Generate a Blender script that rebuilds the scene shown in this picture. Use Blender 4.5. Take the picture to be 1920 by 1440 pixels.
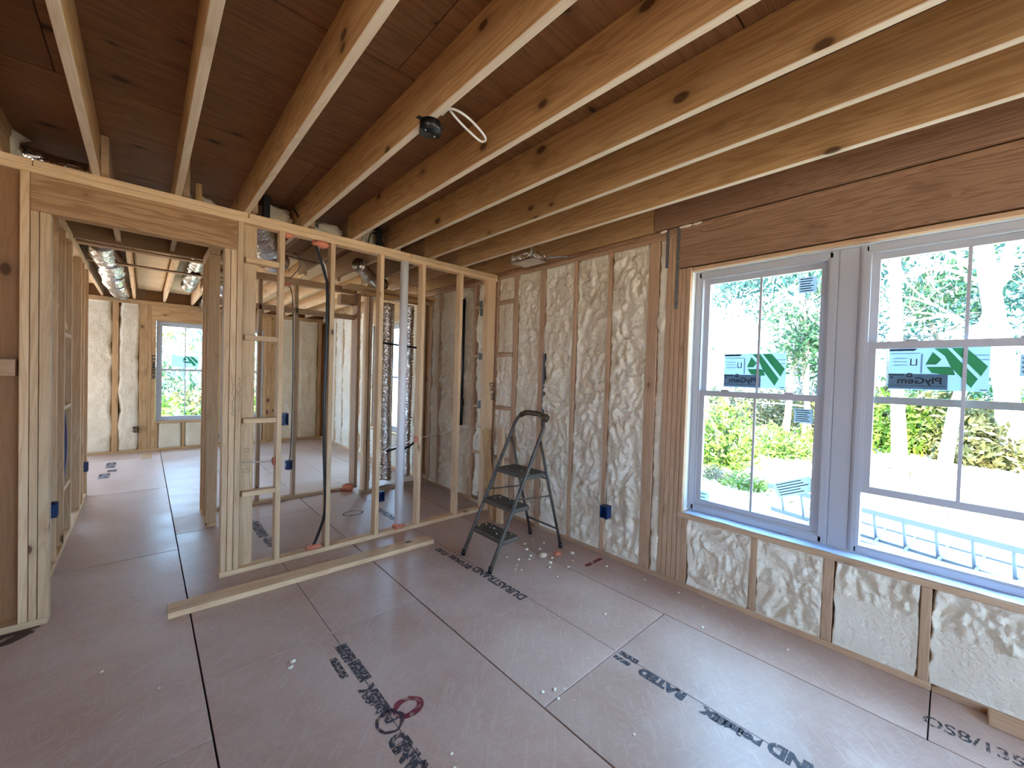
import bpy, math, random
from mathutils import Vector, Matrix, noise

# ------------------------------------------------------------------ camera
for _o in list(bpy.data.objects):
    bpy.data.objects.remove(_o)
scene = bpy.context.scene
COL = scene.collection
CAM_R = Matrix(((0.737803573519192, -0.00894307361841445, -0.6749562269781395),
                (-0.6743331430541385, 0.03518259876804201, -0.7375886366550489),
                (0.03034302359747542, 0.9993408858733753, 0.019927236155083353)))
camd = bpy.data.cameras.new('camera')
cam = bpy.data.objects.new('camera', camd)
COL.objects.link(cam)
cam.matrix_world = Matrix.Translation((0, 0, 1.615)) @ CAM_R.to_4x4()
camd.sensor_width = 36.0
camd.lens = 36.0 * 754.725 / 1920.0
camd.clip_start = 0.02
camd.clip_end = 400
scene.camera = cam

# ------------------------------------------------------------------ light
scene.view_settings.view_transform = 'Standard'
scene.view_settings.look = 'None'
scene.view_settings.gamma = 1.0
scene.view_settings.use_curve_mapping = False
scene.view_settings.exposure = 3.88
scene.cycles.max_bounces = 9
scene.cycles.diffuse_bounces = 6
scene.cycles.glossy_bounces = 3
scene.cycles.transparent_max_bounces = 12
scene.cycles.adaptive_threshold = 0.035
scene.cycles.sample_clamp_indirect = 6.0
scene.cycles.caustics_reflective = False
scene.cycles.caustics_refractive = False

world = bpy.data.worlds.new('hazy_sky')
scene.world = world
world.use_nodes = True
_bg = world.node_tree.nodes['Background']
_bg.inputs['Color'].default_value = (0.38, 0.63, 1.0, 1)
_bg.inputs['Strength'].default_value = 1.4

sund = bpy.data.lights.new('sun', 'SUN')
sund.energy = 4.2
sund.angle = 0.009
sund.color = (1.0, 0.93, 0.82)
sun = bpy.data.objects.new('sun', sund)
COL.objects.link(sun)
sun.location = (-20, -8, 30)
sun.rotation_euler = Vector((0.66, 0.30, -0.69)).to_track_quat('-Z', 'Y').to_euler()

# ------------------------------------------------------------------ helpers
R = random.Random(7)

def link(o, parent=None):
    COL.objects.link(o)
    if parent is not None:
        o.parent = parent
    return o

def tag(o, label=None, cat=None, group=None, kind=None):
    if label: o['label'] = label
    if cat: o['category'] = cat
    if group: o['group'] = group
    if kind: o['kind'] = kind
    return o

def empty(name, loc=(0, 0, 0), label=None, cat=None, group=None, kind=None):
    o = bpy.data.objects.new(name, None)
    o.location = loc
    o.empty_display_size = 0.1
    link(o)
    return tag(o, label, cat, group, kind)

def mesh_obj(name, verts, faces, mat, parent=None, loc=None, smooth=False):
    """verts in world space; the object sits at loc (default: parent's origin)."""
    if loc is None:
        loc = parent.location.copy() if parent is not None else Vector((0, 0, 0))
    loc = Vector(loc)
    me = bpy.data.meshes.new(name)
    me.from_pydata([tuple(Vector(v) - loc) for v in verts], [], faces)
    me.update()
    if smooth:
        for p in me.polygons: p.use_smooth = True
    if mat: me.materials.append(mat)
    o = bpy.data.objects.new(name, me)
    link(o, parent)
    o.location = loc - (parent.location if parent is not None else Vector((0, 0, 0)))
    return o

_cbox = {}
def cbox_mesh(dx, dy, dz, mat, ch=0.003, edge=None):
    key = (round(dx, 4), round(dy, 4), round(dz, 4), mat.name, ch, edge.name if edge else None)
    if key in _cbox: return _cbox[key]
    c = min(ch, dx * .3, dy * .3, dz * .3)
    hx, hy, hz = dx / 2, dy / 2, dz / 2
    verts, idx = [], {}
    for sx in (-1, 1):
        for sy in (-1, 1):
            for sz in (-1, 1):
                for ax in range(3):
                    v = [sx * (hx - (0 if ax == 0 else c)), sy * (hy - (0 if ax == 1 else c)), sz * (hz - (0 if ax == 2 else c))]
                    idx[(sx, sy, sz, ax)] = len(verts); verts.append(v)
    faces = []
    for ax in range(3):
        o1, o2 = [a for a in range(3) if a != ax]
        for s in (-1, 1):
            q = []
            for a, b in ((-1, -1), (1, -1), (1, 1), (-1, 1)):
                k = [0, 0, 0]; k[ax] = s; k[o1] = a; k[o2] = b
                q.append(idx[(k[0], k[1], k[2], ax)])
            flip = (s > 0) == (ax == 1)
            faces.append(q[::-1] if flip else q)
    for ax in range(3):
        o1, o2 = [a for a in range(3) if a != ax]
        for a in (-1, 1):
            for b in (-1, 1):
                k0 = [0, 0, 0]; k0[ax] = -1; k0[o1] = a; k0[o2] = b
                k1 = list(k0); k1[ax] = 1
                q = [idx[(*k0, o1)], idx[(*k1, o1)], idx[(*k1, o2)], idx[(*k0, o2)]]
                faces.append(q)
    for sx in (-1, 1):
        for sy in (-1, 1):
            for sz in (-1, 1):
                faces.append([idx[(sx, sy, sz, 0)], idx[(sx, sy, sz, 1)], idx[(sx, sy, sz, 2)]])
    me = bpy.data.meshes.new('lumber')
    me.from_pydata(verts, [], faces)
    me.materials.append(mat)
    import bmesh
    bm = bmesh.new(); bm.from_mesh(me)
    bmesh.ops.recalc_face_normals(bm, faces=bm.faces)
    bm.to_mesh(me); bm.free()
    if edge:                      # narrow edges: pale wood with light from below painted in
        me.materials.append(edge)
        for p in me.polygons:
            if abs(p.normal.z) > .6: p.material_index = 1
    _cbox[key] = me
    return me

ROT = {'x': (0, 0, 0), 'y': (0, 0, math.pi / 2), 'z': (0, -math.pi / 2, 0)}
def lum(name, parent, lo, hi, mat, axis=None, ch=0.003, rot=None, edge=None):
    """Axis-aligned board; its grain runs along the local x, the longest side."""
    lo, hi = Vector(lo), Vector(hi)
    d = hi - lo
    if axis is None:
        axis = 'xyz'[max(range(3), key=lambda i: d[i])]
    dims = {'x': (d.x, d.y, d.z), 'y': (d.y, d.x, d.z), 'z': (d.z, d.y, d.x)}[axis]
    o = bpy.data.objects.new(name, cbox_mesh(*dims, mat, ch, edge))
    link(o, parent)
    o.location = (lo + hi) / 2 - (parent.location if parent is not None else Vector((0, 0, 0)))
    o.rotation_euler = ROT[axis] if rot is None else rot
    return o

def beam(name, parent, a, b, w, t, mat, up=(0, 0, 1), ch=0.003):
    """A board from a to b, w wide (along up-ish), t thick."""
    a, b = Vector(a), Vector(b)
    x = (b - a).normalized()
    y = Vector(up).cross(x).normalized()
    z = x.cross(y)
    o = bpy.data.objects.new(name, cbox_mesh((b - a).length, t, w, mat, ch))
    link(o, parent)
    m = Matrix((x, y, z)).transposed().to_4x4()
    m.translation = (a + b) / 2 - (parent.location if parent is not None else Vector((0, 0, 0)))
    o.matrix_local = m
    return o

def tube_geo(pts, r, n=10, cap=True, rfun=None):
    pts = [Vector(p) for p in pts]
    V, F = [], []
    up = Vector((0, 0, 1))
    t0 = (pts[1] - pts[0]).normalized()
    nrm = t0.cross(up)
    if nrm.length < 1e-3: nrm = t0.cross(Vector((1, 0, 0)))
    nrm.normalize()
    for i, p in enumerate(pts):
        if i == 0: t = t0
        elif i == len(pts) - 1: t = (pts[i] - pts[i - 1]).normalized()
        else: t = (pts[i + 1] - pts[i - 1]).normalized()
        nrm = (nrm - t * nrm.dot(t))
        if nrm.length < 1e-5: nrm = t.orthogonal()
        nrm.normalize()
        bi = t.cross(nrm)
        rr = r if rfun is None else rfun(i / (len(pts) - 1), p)
        for k in range(n):
            a = 2 * math.pi * k / n
            V.append(p + (nrm * math.cos(a) + bi * math.sin(a)) * rr)
    for i in range(len(pts) - 1):
        for k in range(n):
            a, b = i * n + k, i * n + (k + 1) % n
            F.append((a, b, b + n, a + n))
    if cap:
        F.append(tuple(range(n))[::-1]); F.append(tuple(range(len(V) - n, len(V))))
    return V, F

def tube(name, pts, r, mat, parent=None, n=10, smooth=True, rfun=None, loc=None):
    V, F = tube_geo(pts, r, n, True, rfun)
    if parent is None and loc is None:
        loc = min(V, key=lambda v: v.z)
    return mesh_obj(name, V, F, mat, parent, loc, smooth)

def spline(pts, n=8):
    pts = [Vector(p) for p in pts]
    P = [pts[0] * 2 - pts[1]] + pts + [pts[-1] * 2 - pts[-2]]
    out = []
    for i in range(1, len(P) - 2):
        for k in range(n):
            t = k / n
            a, b, c, d = P[i - 1], P[i], P[i + 1], P[i + 2]
            out.append(0.5 * ((2 * b) + (-a + c) * t + (2 * a - 5 * b + 4 * c - d) * t * t + (-a + 3 * b - 3 * c + d) * t ** 3))
    out.append(pts[-1])
    return out

def merge(parts):
    V, F = [], []
    for v, f in parts:
        o = len(V)
        V += list(v); F += [tuple(i + o for i in q) for q in f]
    return V, F

def box_geo(lo, hi):
    (a, b, c), (d, e, f) = lo, hi
    V = [(a, b, c), (d, b, c), (d, e, c), (a, e, c), (a, b, f), (d, b, f), (d, e, f), (a, e, f)]
    F = [(0, 3, 2, 1), (4, 5, 6, 7), (0, 1, 5, 4), (1, 2, 6, 5), (2, 3, 7, 6), (3, 0, 4, 7)]
    return V, F

def blob(name, c, r, mat, parent=None, seed=0, squash=(1, 1, 1), amp=0.35, n=10):
    V, F = [], []
    c = Vector(c)
    for i in range(n + 1):
        th = math.pi * i / n
        for k in range(2 * n):
            ph = math.pi * k / n
            d = Vector((math.sin(th) * math.cos(ph), math.sin(th) * math.sin(ph), math.cos(th)))
            rr = r * (1 + amp * noise.noise(d * 2.1 + Vector((seed * 3.7, seed * 1.3, 0))) + amp * .5 * noise.noise(d * 5 + Vector((seed, 0, 9))))
            V.append(c + Vector((d.x * squash[0], d.y * squash[1], d.z * squash[2])) * rr)
    m = 2 * n
    for i in range(n):
        for k in range(m):
            F.append((i * m + k, (i + 1) * m + k, (i + 1) * m + (k + 1) % m, i * m + (k + 1) % m))
    loc = None
    if parent is None:
        loc = c.copy(); loc.z = min(v.z for v in V)
    return mesh_obj(name, V, F, mat, parent, loc, True)

def text_geo(body, size, bold=0.0):
    cu = bpy.data.curves.new('lettering', 'FONT')
    cu.body = body; cu.size = size; cu.align_x = 'LEFT'; cu.offset = bold; cu.resolution_u = 3
    o = bpy.data.objects.new('lettering', cu)
    COL.objects.link(o)
    dg = bpy.context.evaluated_depsgraph_get()
    me = bpy.data.meshes.new_from_object(o.evaluated_get(dg))
    V = [v.co.copy() for v in me.vertices]; F = [tuple(p.vertices) for p in me.polygons]
    bpy.data.objects.remove(o); bpy.data.curves.remove(cu); bpy.data.meshes.remove(me)
    return V, F

def text_on(name, parent, body, size, origin, xdir, ydir, mat, length=None, bold=0.0):
    V, F = text_geo(body, size, bold)
    if not V: return None
    x0 = min(v.x for v in V); x1 = max(v.x for v in V)
    s = 1.0 if length is None else length / max(1e-6, x1 - x0)
    X, Y, O = Vector(xdir), Vector(ydir), Vector(origin)
    return mesh_obj(name, [O + X * ((v.x - x0) * s) + Y * v.y for v in V], F, mat, parent)

# ------------------------------------------------------------------ materials
def new_mat(name):
    m = bpy.data.materials.new(name); m.use_nodes = True
    nt = m.node_tree
    b = nt.nodes['Principled BSDF']
    return m, nt, nt.nodes, nt.links, b

def plain(name, col, rough=0.6, metal=0.0, spec=0.5, bump=0.0, bscale=60, var=0.0):
    m, nt, N, L, b = new_mat(name)
    b.inputs['Base Color'].default_value = (*col, 1)
    b.inputs['Roughness'].default_value = rough
    b.inputs['Metallic'].default_value = metal
    b.inputs['Specular IOR Level'].default_value = spec
    tc = N.new('ShaderNodeTexCoord')
    ns = N.new('ShaderNodeTexNoise'); ns.inputs['Scale'].default_value = bscale; ns.inputs['Detail'].default_value = 4
    L.new(tc.outputs['Object'], ns.inputs['Vector'])
    if var:
        cr = N.new('ShaderNodeValToRGB')
        cr.color_ramp.elements[0].position = .3; cr.color_ramp.elements[1].position = .7
        cr.color_ramp.elements[0].color = (*[c * (1 - var) for c in col], 1)
        cr.color_ramp.elements[1].color = (*[min(1, c * (1 + var)) for c in col], 1)
        L.new(ns.outputs['Fac'], cr.inputs['Fac']); L.new(cr.outputs['Color'], b.inputs['Base Color'])
    if bump:
        bp = N.new('ShaderNodeBump'); bp.inputs['Strength'].default_value = bump; bp.inputs['Distance'].default_value = 0.01
        L.new(ns.outputs['Fac'], bp.inputs['Height']); L.new(bp.outputs['Normal'], b.inputs['Normal'])
    return m

def mixc(N, L, fac, a, b, mode='MIX'):
    n = N.new('ShaderNodeMix'); n.data_type = 'RGBA'; n.blend_type = mode
    if isinstance(fac, (int, float)): n.inputs[0].default_value = fac
    else: L.new(fac, n.inputs[0])
    for s, v in ((n.inputs[6], a), (n.inputs[7], b)):
        if isinstance(v, tuple): s.default_value = (*v, 1)
        else: L.new(v, s)
    return n.outputs[2]

def maprange(N, L, v, a, b, c=0.0, d=1.0):
    n = N.new('ShaderNodeMapRange'); n.interpolation_type = 'SMOOTHSTEP'
    n.inputs[1].default_value = a; n.inputs[2].default_value = b; n.inputs[3].default_value = c; n.inputs[4].default_value = d
    L.new(v, n.inputs[0]); return n.outputs[0]

def math_(N, L, op, a, b=None):
    n = N.new('ShaderNodeMath'); n.operation = op
    for i, v in enumerate((a, b)):
        if v is None: continue
        if isinstance(v, (int, float)): n.inputs[i].default_value = v
        else: L.new(v, n.inputs[i])
    return n.outputs[0]

def wood(name, light, dark, grain=0.55, knots=0.6, knotcol=(0.06, 0.025, 0.012), rough=0.62, tint=0.22, rings=1.0, bump=0.25, stain=None):
    m, nt, N, L, b = new_mat(name)
    tc = N.new('ShaderNodeTexCoord'); oi = N.new('ShaderNodeObjectInfo')
    vm = N.new('ShaderNodeVectorMath'); vm.operation = 'SCALE'
    cx = N.new('ShaderNodeCombineXYZ')
    for i, k in enumerate((37.0, 91.0, 53.0)):
        L.new(math_(N, L, 'MULTIPLY', oi.outputs['Random'], k), cx.inputs[i])
    add = N.new('ShaderNodeVectorMath'); add.operation = 'ADD'
    L.new(tc.outputs['Object'], add.inputs[0]); L.new(cx.outputs[0], add.inputs[1])
    mp = N.new('ShaderNodeMapping'); mp.inputs['Scale'].default_value = (0.55, 9, 9)
    L.new(add.outputs[0], mp.inputs['Vector'])
    n1 = N.new('ShaderNodeTexNoise'); n1.inputs['Scale'].default_value = 1.6; n1.inputs['Detail'].default_value = 3; n1.inputs['Distortion'].default_value = .8
    L.new(mp.outputs[0], n1.inputs['Vector'])
    # growth rings: sine of the broad noise field
    sn = math_(N, L, 'SINE', math_(N, L, 'MULTIPLY', n1.outputs['Fac'], 46.0 * rings))
    ring = maprange(N, L, sn, -0.6, 1.0)
    mp2 = N.new('ShaderNodeMapping'); mp2.inputs['Scale'].default_value = (3, 90, 90)
    L.new(add.outputs[0], mp2.inputs['Vector'])
    n2 = N.new('ShaderNodeTexNoise'); n2.inputs['Scale'].default_value = 1.5; n2.inputs['Detail'].default_value = 4
    L.new(mp2.outputs[0], n2.inputs['Vector'])
    g = math_(N, L, 'MULTIPLY', math_(N, L, 'ADD', math_(N, L, 'MULTIPLY', ring, .55), math_(N, L, 'MULTIPLY', n2.outputs['Fac'], .55)), grain)
    col = mixc(N, L, g, light, dark)
    # broad weathering tone
    n3 = N.new('ShaderNodeTexNoise'); n3.inputs['Scale'].default_value = 1.1; n3.inputs['Detail'].default_value = 3
    L.new(add.outputs[0], n3.inputs['Vector'])
    col = mixc(N, L, math_(N, L, 'MULTIPLY', maprange(N, L, n3.outputs['Fac'], .45, .75), .35), col, stain or dark)
    # per-board tone
    hv = N.new('ShaderNodeHueSaturation')
    L.new(maprange(N, L, oi.outputs['Random'], 0, 1, 1 - tint, 1 + tint), hv.inputs['Value'])
    L.new(col, hv.inputs['Color'])
    col = hv.outputs['Color']
    # knots
    mk = N.new('ShaderNodeMapping'); mk.inputs['Scale'].default_value = (3.6, 6.0, 6.0)
    L.new(add.outputs[0], mk.inputs['Vector'])
    vo = N.new('ShaderNodeTexVoronoi'); vo.inputs['Scale'].default_value = 1.0
    L.new(mk.outputs[0], vo.inputs['Vector'])
    sep = N.new('ShaderNodeSeparateColor'); L.new(vo.outputs['Color'], sep.inputs[0])
    present = maprange(N, L, sep.outputs[0], 1 - knots, 1 - knots + .02)
    rad = math_(N, L, 'ADD', math_(N, L, 'MULTIPLY', sep.outputs[1], .13), .07)
    rel = math_(N, L, 'DIVIDE', vo.outputs['Distance'], rad)
    core = math_(N, L, 'MULTIPLY', maprange(N, L, rel, 1.0, .55), present)
    halo = math_(N, L, 'MULTIPLY', math_(N, L, 'MULTIPLY', maprange(N, L, rel, 2.2, .8), present), .45)
    col = mixc(N, L, halo, col, tuple(d * .8 for d in dark))
    col = mixc(N, L, math_(N, L, 'MULTIPLY', core, .85), col, knotcol)
    L.new(col, b.inputs['Base Color'])
    b.inputs['Roughness'].default_value = rough
    b.inputs['Specular IOR Level'].default_value = .25
    bp = N.new('ShaderNodeBump'); bp.inputs['Strength'].default_value = bump; bp.inputs['Distance'].default_value = .004
    L.new(n2.outputs['Fac'], bp.inputs['Height']); L.new(bp.outputs['Normal'], b.inputs['Normal'])
    return m

def osb_mat(name, a, b_, c, rough=.42, flake=0.5, scale=1.0):
    """Oriented strand board: thin flakes lying in several directions."""
    m, nt, N, L, b = new_mat(name)
    tc = N.new('ShaderNodeTexCoord'); oi = N.new('ShaderNodeObjectInfo')
    cx = N.new('ShaderNodeCombineXYZ')
    for i, k in enumerate((23.0, 71.0, 5.0)):
        L.new(math_(N, L, 'MULTIPLY', oi.outputs['Random'], k), cx.inputs[i])
    add = N.new('ShaderNodeVectorMath'); add.operation = 'ADD'
    L.new(tc.outputs['Object'], add.inputs[0]); L.new(cx.outputs[0], add.inputs[1])
    def layer(ang, sx, sy, off):
        mp = N.new('ShaderNodeMapping'); mp.inputs['Rotation'].default_value = (0, 0, ang)
        mp.inputs['Location'].default_value = (off, off * .7, 0)
        L.new(add.outputs[0], mp.inputs['Vector'])
        mp2 = N.new('ShaderNodeMapping'); mp2.inputs['Scale'].default_value = (sx * scale, sy * scale, 1)
        L.new(mp.outputs[0], mp2.inputs['Vector'])
        v = N.new('ShaderNodeTexVoronoi'); v.inputs['Scale'].default_value = 1.0; v.feature = 'F1'
        L.new(mp2.outputs[0], v.inputs['Vector'])
        s = N.new('ShaderNodeSeparateColor'); L.new(v.outputs['Color'], s.inputs[0])
        return s.outputs[0], v.outputs['Distance']
    f1, d1 = layer(.35, 9, 55, 0); f2, d2 = layer(1.45, 10, 60, 3.3); f3, d3 = layer(-.75, 8, 48, 7.7)
    nm = N.new('ShaderNodeTexNoise'); nm.inputs['Scale'].default_value = 14; L.new(add.outputs[0], nm.inputs['Vector'])
    f = N.new('ShaderNodeMix'); f.data_type = 'FLOAT'
    L.new(maprange(N, L, nm.outputs['Fac'], .47, .53), f.inputs[0]); L.new(f1, f.inputs[2]); L.new(f2, f.inputs[3])
    f_ = math_(N, L, 'MAXIMUM', math_(N, L, 'MULTIPLY', f.outputs[0], .85), maprange(N, L, f3, .8, .95))
    nb = N.new('ShaderNodeTexNoise'); nb.inputs['Scale'].default_value = 1.3; nb.inputs['Detail'].default_value = 5; nb.inputs['Roughness'].default_value = .65
    L.new(add.outputs[0], nb.inputs['Vector'])
    base = mixc(N, L, maprange(N, L, nb.outputs['Fac'], .32, .68), a, b_)
    col = mixc(N, L, math_(N, L, 'MULTIPLY', maprange(N, L, f_, .45, 1.0), flake), base, c)
    nf = N.new('ShaderNodeTexNoise'); nf.inputs['Scale'].default_value = 180; nf.inputs['Detail'].default_value = 2; L.new(add.outputs[0], nf.inputs['Vector'])
    col = mixc(N, L, math_(N, L, 'MULTIPLY', maprange(N, L, nf.outputs['Fac'], .55, .75), .25), col, tuple(x * .55 for x in a))
    hv = N.new('ShaderNodeHueSaturation'); L.new(maprange(N, L, oi.outputs['Random'], 0, 1, .9, 1.08), hv.inputs['Value']); L.new(col, hv.inputs['Color'])
    L.new(hv.outputs['Color'], b.inputs['Base Color'])
    L.new(maprange(N, L, nb.outputs['Fac'], .3, .7, rough - .06, rough + .12), b.inputs['Roughness'])
    b.inputs['Specular IOR Level'].default_value = .55
    bp = N.new('ShaderNodeBump'); bp.inputs['Strength'].default_value = .25; bp.inputs['Distance'].default_value = .003
    L.new(f_, bp.inputs['Height']); L.new(bp.outputs['Normal'], b.inputs['Normal'])
    return m

def foam_mat(name, a, b_, rough=.75):
    m, nt, N, L, b = new_mat(name)
    tc = N.new('ShaderNodeTexCoord')
    n1 = N.new('ShaderNodeTexNoise'); n1.inputs['Scale'].default_value = 3.5; n1.inputs['Detail'].default_value = 5
    L.new(tc.outputs['Object'], n1.inputs['Vector'])
    L.new(mixc(N, L, maprange(N, L, n1.outputs['Fac'], .35, .68), a, b_), b.inputs['Base Color'])
    b.inputs['Roughness'].default_value = rough; b.inputs['Specular IOR Level'].default_value = .25
    n2 = N.new('ShaderNodeTexNoise'); n2.inputs['Scale'].default_value = 42; n2.inputs['Detail'].default_value = 4; n2.inputs['Distortion'].default_value = .6
    L.new(tc.outputs['Object'], n2.inputs['Vector'])
    bp = N.new('ShaderNodeBump'); bp.inputs['Strength'].default_value = .6; bp.inputs['Distance'].default_value = .015
    L.new(n2.outputs['Fac'], bp.inputs['Height']); L.new(bp.outputs['Normal'], b.inputs['Normal'])
    return m

def foil_mat(name, col=(.78, .76, .72), rough=.22, sc=26, st=.8):
    m, nt, N, L, b = new_mat(name)
    b.inputs['Base Color'].default_value = (*col, 1); b.inputs['Metallic'].default_value = 1.0; b.inputs['Roughness'].default_value = rough
    tc = N.new('ShaderNodeTexCoord'); n = N.new('ShaderNodeTexNoise'); n.inputs['Scale'].default_value = sc; n.inputs['Detail'].default_value = 3; n.inputs['Distortion'].default_value = 1.5
    L.new(tc.outputs['Object'], n.inputs['Vector'])
    bp = N.new('ShaderNodeBump'); bp.inputs['Strength'].default_value = st; bp.inputs['Distance'].default_value = .02
    L.new(n.outputs['Fac'], bp.inputs['Height']); L.new(bp.outputs['Normal'], b.inputs['Normal'])
    return m

def ink_mat(name, col, lo=.40, hi=.58, scale=90, maxf=.9):
    """Worn print: ink broken up by noise, the board shows through the gaps."""
    m, nt, N, L, b = new_mat(name)
    b.inputs['Base Color'].default_value = (*col, 1); b.inputs['Roughness'].default_value = .6
    tr = N.new('ShaderNodeBsdfTransparent'); mx = N.new('ShaderNodeMixShader')
    tc = N.new('ShaderNodeTexCoord'); n = N.new('ShaderNodeTexNoise'); n.inputs['Scale'].default_value = scale; n.inputs['Detail'].default_value = 4
    L.new(tc.outputs['Object'], n.inputs['Vector'])
    L.new(maprange(N, L, n.outputs['Fac'], lo - .12, hi - .1, .15, maxf), mx.inputs[0])
    L.new(tr.outputs[0], mx.inputs[1]); L.new(b.outputs[0], mx.inputs[2])
    L.new(mx.outputs[0], N['Material Output'].inputs['Surface'])
    return m

def glass_mat(name):
    m, nt, N, L, b = new_mat(name)
    N.remove(b)
    tr = N.new('ShaderNodeBsdfTransparent'); tr.inputs[0].default_value = (.95, .98, .97, 1)
    gl = N.new('ShaderNodeBsdfGlossy'); gl.inputs['Roughness'].default_value = .0
    lw = N.new('ShaderNodeLayerWeight'); lw.inputs[0].default_value = .5
    fr_ = math_(N, L, 'ADD', math_(N, L, 'MULTIPLY', math_(N, L, 'POWER', lw.outputs['Facing'], 5.0), .5), .02)
    mx = N.new('ShaderNodeMixShader')
    L.new(fr_, mx.inputs[0]); L.new(tr.outputs[0], mx.inputs[1]); L.new(gl.outputs[0], mx.inputs[2])
    L.new(mx.outputs[0], N['Material Output'].inputs['Surface'])
    return m

def paper_mat(name, col, trans=.45):
    m, nt, N, L, b = new_mat(name)
    b.inputs['Base Color'].default_value = (*col, 1); b.inputs['Roughness'].default_value = .6
    t = N.new('ShaderNodeBsdfTranslucent'); t.inputs[0].default_value = (*col, 1)
    mx = N.new('ShaderNodeMixShader'); mx.inputs[0].default_value = trans
    L.new(b.outputs[0], mx.inputs[1]); L.new(t.outputs[0], mx.inputs[2])
    L.new(mx.outputs[0], N['Material Output'].inputs['Surface'])
    return m

def leaf_mat(name, a, b_):
    m, nt, N, L, b = new_mat(name)
    tc = N.new('ShaderNodeTexCoord'); n = N.new('ShaderNodeTexNoise'); n.inputs['Scale'].default_value = 2.2; n.inputs['Detail'].default_value = 3
    L.new(tc.outputs['Object'], n.inputs['Vector'])
    col = mixc(N, L, maprange(N, L, n.outputs['Fac'], .35, .65), a, b_)
    L.new(col, b.inputs['Base Color']); b.inputs['Roughness'].default_value = .6
    t = N.new('ShaderNodeBsdfTranslucent'); L.new(col, t.inputs[0])
    mx = N.new('ShaderNodeMixShader'); mx.inputs[0].default_value = .35
    L.new(b.outputs[0], mx.inputs[1]); L.new(t.outputs[0], mx.inputs[2])
    L.new(mx.outputs[0], N['Material Output'].inputs['Surface'])
    return m

M_STUD = wood('pine_stud', (.74, .535, .315), (.50, .30, .145), grain=.62, knots=.6, tint=.12)
M_DARK = wood('pine_dark_shaded', (.44, .29, .165), (.29, .165, .08), grain=.55, knots=.4, tint=.14)  # darker pine; on the middle wall the unlit side's shade is in the colour
M_JOIST = wood('pine_joist', (.60, .38, .175), (.33, .168, .062), grain=.75, knots=.7, tint=.10)
M_EDGE = wood('pale_lit_joist_edge', (.76, .64, .47), (.58, .43, .27), grain=.5, knots=.35, tint=.06, stain=(.42, .29, .17))  # pale edge wood, partly brightened to paint in floor and window light
M_EXT = wood('pine_stud_exterior', (.62, .415, .255), (.43, .255, .14), grain=.6, knots=.45, tint=.10)
M_HEAD = wood('yellow_pine_header', (.42, .255, .155), (.235, .12, .065), grain=.95, knots=.4, tint=.08, rings=1.6)
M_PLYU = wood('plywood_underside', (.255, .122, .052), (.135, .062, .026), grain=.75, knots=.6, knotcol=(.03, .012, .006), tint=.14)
M_DOORH = wood('door_header', (.50, .31, .155), (.26, .115, .045), grain=.85, knots=.6, tint=.06, rings=.7, stain=(.22, .09, .04))
M_SHEET = wood('sheathing', (.36, .2, .09), (.26, .13, .055), grain=.5, knots=.2, tint=.06)
M_OSB = osb_mat('strand_board_floor', (.45, .30, .232), (.555, .41, .33), (.70, .58, .50), rough=.34, flake=.22, scale=1.9)
M_GAP = plain('joint_dark', (.03, .02, .018), .9)  # dark sheet seen through the gaps between floor panels
M_FOAM = foam_mat('spray_foam', (.80, .70, .525), (.87, .785, .625))
M_FOAMY = foam_mat('spray_foam_yellow', (.70, .58, .385), (.77, .66, .46))
M_FOAMW = foam_mat('loose_insulation', (.66, .58, .42), (.76, .70, .55))
M_VINYL = plain('window_vinyl', (.47, .47, .485), .38, bump=.02)
M_SEAL = plain('shim_foam', (.72, .74, .70), .6, bump=.2)
M_TAPE = plain('flashing_tape', (.46, .60, .86), .28, bump=.25, bscale=14)
M_GLASS = glass_mat('window_glass')
M_BLUE = plain('blue_plastic', (.005, .036, .13), .4)
M_BLACK = plain('black_plastic', (.006, .006, .007), .35)
M_WCABLE = plain('white_cable', (.74, .73, .70), .45)
M_YCABLE = plain('tan_cable', (.45, .36, .27), .5)
M_RED = plain('red_pipe', (.25, .015, .02), .4)
M_SEALANT = plain('orange_sealant', (.74, .25, .14), .5, bump=.4, bscale=40)
M_PVC = plain('pvc', (.86, .85, .82), .35)
M_STEEL = plain('galvanised_steel', (.30, .31, .31), .45, metal=.8, var=.2, bscale=30)
M_PLATE = plain('nail_plate', (.10, .11, .105), .55, metal=.3)
M_FOIL = foil_mat('foil', (.84, .82, .79), .2, 15, 1.0)
M_FOILD = foil_mat('foil_duct', (.62, .53, .44), .24, 15, 1.0)
M_LADDER = plain('painted_steel', (.085, .065, .048), .42, bump=.1, var=.45, bscale=18)
M_STEP = plain('step_tread', (.10, .088, .064), .6, bump=.5, bscale=90, var=.5)
M_TAPEB = plain('grip_tape', (.075, .05, .025), .35, bump=.4, bscale=22, var=.4)
M_INK = ink_mat('worn_ink', (.05, .055, .075))
M_INK2 = ink_mat('dense_ink', (.04, .045, .06), lo=.50, hi=.64, scale=70, maxf=.92)
M_REDPAINT = ink_mat('red_spray_paint', (.22, .02, .045), lo=.44, hi=.66, scale=22, maxf=.85)
M_DKPAINT = ink_mat('dark_spray_paint', (.045, .03, .05), lo=.4, hi=.6, scale=30, maxf=.8)
M_STAIN = ink_mat('floor_stain', (.05, .028, .018), lo=.42, hi=.62, scale=16, maxf=.9)
M_LINE = plain('chalk_line', (.085, .065, .075), .7)
M_MARKER = plain('marker', (.02, .015, .012), .7)
M_PAPER = paper_mat('sticker_paper', (.20, .28, .40))
M_PAPERG = paper_mat('sticker_grey', (.155, .20, .22))
M_PAPERD = paper_mat('sticker_ink', (.02, .025, .035), .2)
M_PAPERL = paper_mat('sticker_pale', (.29, .38, .43))
M_GREEN = paper_mat('sticker_green', (.055, .33, .10))
M_CRUMB = plain('foam_crumb', (.78, .72, .58), .7)

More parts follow.
